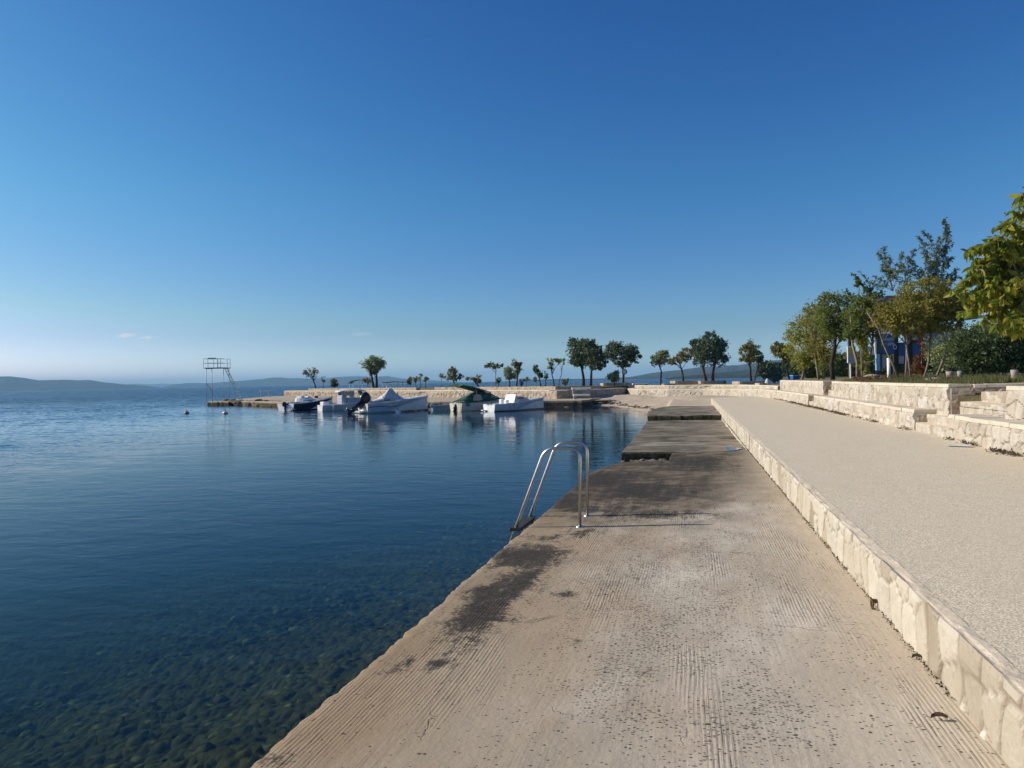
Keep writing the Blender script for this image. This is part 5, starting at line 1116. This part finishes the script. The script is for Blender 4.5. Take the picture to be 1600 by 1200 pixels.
# ------------------------------------------------------------------ promenade trees on the right
gr = 'trees on the promenade terrace'; ZT = 1.42
T('olive_tree', 'small rounded tree with olive crown, leftmost on the terrace', 1235, 50, [(1219, 548, 15, 9), (1229, 551, 13, 10), (1214, 543, 8, 7)], L['tawny'], M['barkdark'], 4200, .13, group=gr, trunk_r=.06, seed=40, zb=1.35)
T('yellowing_tree', 'airy yellow green tree with ragged thin top above the blue box', 1252.5, 42, [(1250, 540, 24, 28), (1262, 510, 22, 26), (1240, 520, 14, 22), (1252, 562, 14, 14), (1272, 545, 14, 20)], L['ygreen'], M['barkpale'], 7500, .12, group=gr, trunk_r=.07, seed=41, clump=.6, zb=1.35, branch=26)
T('yellowing_tree', 'brownish yellow tree with two slim pale trunks', 1283, 38, [(1276, 505, 20, 26), (1285, 538, 22, 24), (1268, 488, 10, 14), (1290, 560, 16, 16)], L['autumn'], M['barkpale'], 7000, .11, group=gr, trunk_r=.055, seed=42, stems=2, spread=.2, clump=.55, zb=1.35)
T('green_tree', 'dark green dense tree with a straight dark trunk by the wall', 1302, 34, [(1308, 492, 30, 28), (1296, 475, 20, 16), (1322, 480, 20, 18), (1290, 505, 16, 18), (1318, 512, 22, 16), (1308, 520, 20, 12)], L['green'], M['barkdark'], 12000, .105, group=gr, trunk_r=.095, seed=43, clump=.5, zb=1.37)
iv = T('ivy_trunk_tree', 'green tree on a bundle of ivy covered stems', 1347, 31, [(1350, 500, 26, 24), (1338, 478, 16, 18), (1362, 478, 16, 22), (1340, 446, 5, 16), (1350, 450, 5, 10), (1334, 520, 16, 12), (1366, 515, 14, 14), (1368, 466, 14, 16)], L['green'], M['barkpale'], 10500, .10, group=gr, trunk_r=.06, seed=44, stems=4, spread=.13, clump=.5, zb=1.38)
shoots(iv, L['green'], M['barkpale'], [Ud(1345, 480, 31), Ud(1360, 470, 31)], [Ud(x, y, 31) for x, y in ((1330, 426), (1336, 436), (1342, 424), (1350, 440), (1322, 452), (1366, 446), (1310, 462))], .05, .10, .5, .3, 441)
T('ivy', 'climbing ivy wrapped on the bundled stems beside the first posts', 1349, 30.7, [(1352, 565, 7, 28), (1350, 545, 6, 22), (1346, 530, 8, 16)], L['ygreen'], M['barkpale'], 2600, .07, cat='ivy', trunk_r=.03, seed=45, clump=.8, zb=1.38, stems=2, spread=.08)
ft = leafmat('feathery_foliage', rgb(.07, .10, .055), rgb(.12, .16, .08), rgb(.20, .23, .11), .4)
fr_ = T('feathery_tree', 'tall feathery blue green tree rising behind the kiosk roof', 1415, 27, [(1412, 432, 30, 14), (1470, 432, 24, 16), (1440, 440, 30, 12), (1385, 440, 16, 10)], ft, M['barkpale'], 1700, .10, group=gr, trunk_r=.04, seed=46, clump=.6, aspect=.32, zb=1.45, branch=16)
shoots(fr_, ft, M['barkpale'], [Ud(x, 455, 27) for x in (1395, 1415, 1440, 1465)], [Ud(x, y, 27+dd) for x, y, dd in ((1370, 393, 0), (1382, 384, .4), (1390, 402, -.3), (1400, 412, .5), (1410, 393, 0), (1420, 402, .3), (1428, 388, -.3), (1436, 368, .2), (1442, 360, 0), (1446, 392, .4), (1455, 408, 0), (1468, 370, .2), (1474, 342, 0), (1479, 350, .3), (1476, 385, -.2), (1488, 400, .2), (1497, 420, 0), (1366, 432, 0), (1358, 442, .3), (1378, 420, -.4), (1462, 400, .3), (1500, 432, .4))], .085, .10, .30, .9, 461, width=.34, r=.014)
T('yellowing_tree', 'low wide golden tree with several slanting pale stems before the kiosk', 1433, 22, [(1428, 485, 44, 24), (1400, 492, 30, 18), (1462, 480, 34, 26), (1440, 452, 34, 18), (1384, 500, 20, 14), (1482, 500, 24, 20), (1425, 510, 40, 14), (1490, 470, 22, 22), (1376, 484, 14, 12)], L['autumn'], M['barkpale'], 17000, .078, group=gr, trunk_r=.03, seed=47, stems=4, spread=.32, clump=.45, zb=1.42, fold=True, branch=20)
T('dark_bush', 'big dark green bush at the right under the hanging branches', 1545, 19, [(1545, 545, 44, 36), (1520, 552, 26, 30), (1570, 535, 30, 40), (1500, 540, 18, 22), (1592, 545, 20, 36)], L['dark'], M['bark'], 17000, .075, cat='bush', trunk_r=.04, seed=48, stems=3, spread=.3, clump=.6, zb=1.48)
T('grey_bush', 'grey green bush behind the slanting stems', 1478, 23, [(1482, 545, 26, 22), (1470, 560, 20, 18), (1500, 530, 16, 18)], L['olive'], M['bark'], 5000, .07, cat='bush', trunk_r=.03, seed=49, zb=1.48, clump=.7)
# near tree with large hanging leaves, its trunk beyond the right edge
nt = tree('large_leaf_tree', 'near tree with large yellow green leaves hanging in at the right edge', 1668, 9.6, [(1590, 460, 62, 46, 9.6), (1560, 455, 46, 34, 9.3), (1610, 400, 54, 60, 9.6), (1530, 442, 26, 18, 9.2), (1625, 345, 46, 46, 9.8), (1565, 405, 26, 18, 9.3), (1640, 300, 40, 34, 9.9), (1575, 365, 22, 20, 9.5), (1590, 500, 26, 16, 9.2), (1680, 420, 60, 100, 9.9), (1520, 415, 16, 9, 9.2), (1508, 452, 20, 18, 9.2), (1532, 474, 28, 20, 9.3), (1562, 492, 26, 20, 9.3), (1600, 505, 22, 16, 9.3)], L['big'], M['barkpale'], 4200, .10, group=gr, trunk_r=.07, seed=50, clump=.42, zb=1.40, fold=True, aspect=.46, droop=1.1, branch=46, shell=.2)
shoots(nt, L['big'], M['barkpale'], [Ud(x, y, 9.6) for x, y in ((1600, 400), (1640, 360), (1620, 440))], [Ud(x, y, 9.2+dd) for x, y, dd in ((1512, 394, 0), (1522, 404, .3), (1535, 384, 0), (1556, 372, .3), (1572, 350, 0), (1583, 332, .2), (1594, 306, 0), (1600, 300, .2), (1610, 290, .4), (1488, 456, 0), (1497, 446, .3), (1500, 470, .2), (1518, 486, 0), (1536, 500, .2), (1556, 512, 0), (1572, 520, .2), (1590, 522, 0), (1515, 430, .3), (1548, 395, .4), (1562, 470, -.3), (1580, 500, -.3), (1600, 515, -.2))], .028, .115, .46, 1.6, 501, True, -.05, 0, .012)
shoots(nt, L['big'], M['barkpale'], [Ud(x, y, 9.8) for x, y in ((1650, 300), (1680, 380), (1650, 450))], [Ud(x, y, 9.8) for x, y in ((1625, 270), (1640, 250), (1660, 240), (1690, 260), (1630, 520), (1660, 520))], .035, .11, .46, 1.2, 502, True, 0, 0, .012)
# ------------------------------------------------------------------ kiosk among the trees
kd = 36.0; k_ = kd/FPX; p = G(1420, kd, 1.45); ks = empty('kiosk', p, PSI); tag(ks, 'open timber kiosk with dark overhanging roof and blue panels behind the trees', 'kiosk')
def kx(x): return (x-1420)*k_
def kz(y): return (hor(1420)-y)*k_+.15
rf = MB(); rf.loft([[(kx(1344), -1.6, kz(492)), (kx(1530), -1.6, kz(492)), (kx(1530), 3.2, kz(492)), (kx(1344), 3.2, kz(492))], [(kx(1344), -1.6, kz(486)), (kx(1530), -1.6, kz(486)), (kx(1530), 3.2, kz(486)), (kx(1344), 3.2, kz(486))], [(kx(1385), -.2, kz(462)), (kx(1500), -.2, kz(462)), (kx(1500), 1.8, kz(462)), (kx(1385), 1.8, kz(462))]]); rf.build('roof', M['roofdark'], ks)
for x, w, mt, y in ((1354, 5, M['redwood'], .05), (1372.5, 8, M['navy'], .0), (1400, 7, M['darkwood'], .0), (1421, 9, M['darkwood'], .0), (1337, 4, M['darkwood'], .6), (1500, 6, M['darkwood'], .0), (1440, 6, M['redwood'], .0)):
    m = MB(); m.box(kx(x-w/2), kx(x+w/2), y-.08, y+.08, -.1, kz(489), .01); m.build('post', mt, ks)
m = MB(); m.box(kx(1365.5), kx(1368), -.16, -.12, kz(553), kz(515), .005); m.build('white_banner_pole', M['lightpaint'], ks)
for y0, y1, mt in ((521, 528, M['blue']), (528, 532, M['skyblue']), (532, 535, M['blue']), (535, 539, M['skyblue']), (539, 553, M['blue'])):
    m = MB(); m.box(kx(1377), kx(1396.5), -.10, -.04, kz(y1)+.002, kz(y0), .004); m.build('blue_panel', mt, ks)
m = MB(); m.box(kx(1403), kx(1440), -.06, .0, kz(556), kz(535), .01); m.build('back_panel', M['blue'], ks)
m = MB(); m.box(kx(1356), kx(1366), -.06, -.01, kz(552), kz(540), .01); m.box(kx(1378), kx(1383), -.06, .04, kz(575), kz(553), .01); m.box(kx(1403), kx(1411), -.12, -.09, kz(568), kz(556), .01); m.build('notice_board', plain('pale_grey_panel', (.40, .42, .52), .6), ks)
m = MB(); m.box(kx(1366), kx(1372), -.22, -.12, kz(578), kz(553), .01); m.build('pale_post', M['skyblue'], ks)
m = MB(); m.tube([(kx(1408), -.3, kz(538)), (kx(1411), -.3, kz(534)), (kx(1430), -.3, kz(534)), (kx(1432), -.3, kz(536))], .06, 6); m.build('awning_roller', M['redwood'], ks)
m = MB(); m.loft([[(kx(1395)+.09*math.cos(t)*s_, -.25, kz(542)+.12*math.sin(t)*s_) for t in np.linspace(0, 6.283, 17)] for s_ in (1.0, .66)], False, False); m.build('ring_sign', M['lightpaint'], ks)
rope(ks, (kx(1350), -.2, kz(561)), (kx(1367), -.2, kz(559)), .12, 'rope_swag', .02)
m = MB(); m.box(kx(1470), kx(1530), -.9, 1.2, kz(500), kz(497), .01); m.box(kx(1450), kx(1530), 1.0, 1.1, kz(545), kz(520), .01); m.build('blue_awning', M['skyblue'], ks)
# framed sign
p = G(1330, 33, 1.42); o = empty('framed_sign', p, PSI); k_ = 33/FPX; tag(o, 'white framed notice sign with a yellow field left of the ivy stems', 'sign')
z0, z1 = (hor(1330)-567)*k_+.18, (hor(1330)-541)*k_+.18
m = MB(); m.box(-.16, -.10, -.03, .03, z0, z1, .005); m.box(-.10, .22, -.03, .03, z1-.05, z1, .005); m.box(-.05, .0, -.03, .03, -.1, z0, .005); m.build('frame', M['lightpaint'], o)
m = MB(); m.box(-.09, .22, .0, .02, z0+(z1-z0)*.55, z1-.055); m.build('yellow_field', M['yellow'], o)
m = MB(); m.box(-.09, .22, .0, .02, z0, z0+(z1-z0)*.54); m.build('grey_field', plain('pale_grey_panel', (.40, .42, .52), .6), o)
# blue box
p = G(1242, 47, 1.34); o = empty('blue_box', p, PSI+.2); tag(o, 'plain blue crate standing on the terrace edge under the yellowing trees', 'crate')
m = MB(); m.box(-.24, .24, -.18, .18, 0, .25, .02); m.build('box_body', M['blue'], o); m = MB(); m.box(-.26, .26, -.20, .20, .25, .29, .01); m.build('rim', M['skyblue'], o)
# white post, slab stones, pots
p = G(1389, 24, 1.42); o = empty('white_post', p); tag(o, 'short white round post between the kiosk uprights', 'post')
m = MB(); m.tube([(0, 0, -.1), (0, 0, .66)], .055, 12); m.build('shaft', M['lightpaint'], o, True); m = MB(); m.loft([sellipse(0, 0, .66, .065, .065, 12, 2), sellipse(0, 0, .70, .05, .05, 12, 2)]); m.build('cap', M['lightpaint'], o)
for px_, d, r_, lab in ((1484, 18.5, .09, 'pale concrete pot in the grass, left of a pair by the dark bush'), (1500, 18.2, .065, 'pale concrete pot in the grass, right of a pair by the dark bush'), (1585, 15, .07, 'round pale pot with a bare stick at the right edge')):
    p = G(px_, d, 1.47); o = empty('plant_pot', p); tag(o, lab, 'pot'); m = MB(); m.loft([sellipse(0, 0, 0, r_*.8, r_*.8, 14, 2), sellipse(0, 0, .16, r_, r_, 14, 2), sellipse(0, 0, .17, r_*.85, r_*.85, 14, 2)]); m.build('pot', M['concrete_pot'], o, True)
    m = MB()
    for i in range(5): a = i*1.3; m.tube([(0, 0, .1), (.05*math.cos(a), .05*math.sin(a), .22), (.10*math.cos(a), .10*math.sin(a), .30)], [.004, .003, .001], 4)
    m.build('stalks', M['bark'], o)
for px_, d, w, h_, lab in ((1318, 30, .5, .07, 'flat pale stone edging block left of the ivy stems'), (1362, 27, .5, .2, 'slanted pale boulder at the foot of the kiosk post'), (1462, 20, .30, .07, 'small pale stone lying by the slanting stems')):
    o = stones('edging_stone', 1, lambda rs: (0, 0, 0), .3, M['concrete_pot'], int(px_)); p = G(px_, d, 1.40); o.location = (p.x, p.y, 1.40+h_*.3); o.scale = (w/.45, .8, h_/.16); tag(o, lab, 'stone')
# red flower bed
rs = np.random.RandomState(77); P_ = []
for i in range(2200):
    px_ = rs.uniform(1335, 1450) if rs.rand() < .8 else rs.uniform(1450, 1600); q = G(px_, rs.uniform(22, 26) if px_ < 1450 else rs.uniform(17.5, 20), 0); P_.append((q.x, q.y, 1.44+abs(rs.normal(0, .04))))
V, F, m_ = leaf_mesh(P_, .06, .5, 8); o = mesh('red_ground_cover', V, F, leafmat('red_ground_cover', rgb(.05, .018, .012), rgb(.13, .035, .022), rgb(.10, .06, .03), .2), None, False, {'rnd': np.repeat(rs.rand(len(P_)), m_)}); tag(o, kind='stuff')
o = T('red_climber', 'red leaved climber growing up a post behind the slanting stems', 1440, 23.5, [(1440, 560, 9, 24), (1445, 535, 7, 18), (1432, 575, 12, 10)], leafmat('red_leaves', rgb(.10, .02, .012), rgb(.22, .045, .02), rgb(.16, .09, .03), .3), M['redwood'], 1900, .06, cat='climber', trunk_r=.03, seed=60, zb=1.42)
# grass on the terrace edge
rs = np.random.RandomState(78); n_ = 42000; y = rs.uniform(9, 30, n_)**1; x = 5.55+abs(rs.normal(0, 1.0, n_)); dens = vnoise(x*1.5, y*1.2, 3) > .25; x, y = x[dens], y[dens]
ok = ~((y > 14.2) & (y < 17.3) & (x < 6.9)) & ~((y > 30.2)); x, y = x[ok], y[ok]
zb_ = 1.30+np.interp(x-5.45, [0, .25, .6, 1.2, 2.5, 5], [0, .01, .05, .10, .17, .22]); h_ = rs.uniform(.04, .17, len(x))*(.5+vnoise(x*.8, y*.6, 8)); a = rs.uniform(0, 6.28, len(x)); w = .007
dxx = np.cos(a)*w; dyy = np.sin(a)*w; lx = rs.normal(0, .03, len(x)); ly = rs.normal(0, .03, len(x))
V = np.stack([np.stack([x-dxx, y-dyy, zb_-.01], 1), np.stack([x+dxx, y+dyy, zb_-.01], 1), np.stack([x+lx, y+ly, zb_+h_], 1)], 1); kk = np.arange(len(x))*3
o = mesh('grass', V.reshape(-1, 3), np.stack([kk, kk+1, kk+2], 1), L['grass'], None, False, {'rnd': np.repeat(rs.rand(len(x)), 3)}); tag(o, kind='stuff')
# background greenery behind the terrace trees and wooded shore
def mass(name, spec, leaf, n, size, seed):
    rs = np.random.RandomState(seed); P_ = []
    w = np.array([s_[2]*s_[3] for s_ in spec]); w = w/w.sum()
    for (px_, py_, rx, ry, d), c in zip(spec, rs.multinomial(n, w)):
        v = rs.normal(size=(c, 3)); v /= np.linalg.norm(v, axis=1)[:, None]; v *= (rs.rand(c)**.35)[:, None]*(.8+.4*vnoise(v[:, 0]*3+9, v[:, 2]*3+9, seed))[:, None]
        c0 = Ud(px_, py_, d); k_ = d/FPX; R_ = np.array([[math.cos(PSI), math.sin(PSI), 0], [-math.sin(PSI), math.cos(PSI), 0], [0, 0, 1]])
        P_.append((v*np.array([rx*k_, rx*k_*.6, ry*k_]))@R_+np.array(c0))
    P_ = np.concatenate(P_); V, F, m_ = leaf_mesh(P_, size, .7, seed)
    o = mesh(name, V, F, leaf, None, False, {'rnd': np.repeat(rs.rand(len(P_))*.6+.4*vnoise(P_[:, 0]*.4, P_[:, 2]*.4+P_[:, 1]*.3, 4), m_)}); return tag(o, kind='stuff')
sp = [(1197+i*13, 579-i*.75+3*math.sin(i*1.7), 12, 10+i*.45+3*math.sin(i*2.3), 210+10*math.sin(i)) for i in range(14)]
mass('woodland', sp, L['wood'], 26000, 1.1, 91)
sp = [(1262+i*17, 574-i*.6, 15, 16+3*math.sin(i*1.9), 75+4*math.sin(i*2.2)) for i in range(11)]
mass('hedge_greenery', sp, L['green'], 16000, .38, 92)
sp = [(1440+i*16, 548-4*math.sin(i), 18, 34+4*math.sin(i*1.3), 42+3*math.sin(i*1.4)) for i in range(15)]
mass('dense_greenery', sp, L['dark'], 26000, .26, 93)
for o in list(C.objects):
    if o.parent is None and o.get('category') and not o.get('kind'): o['kind'] = 'thing'
m = MB(); m.box(-13500, 13500, -500, 13500, -13.5, 160)
hz = m.build('haze', HAZE); tag(hz, kind='stuff')
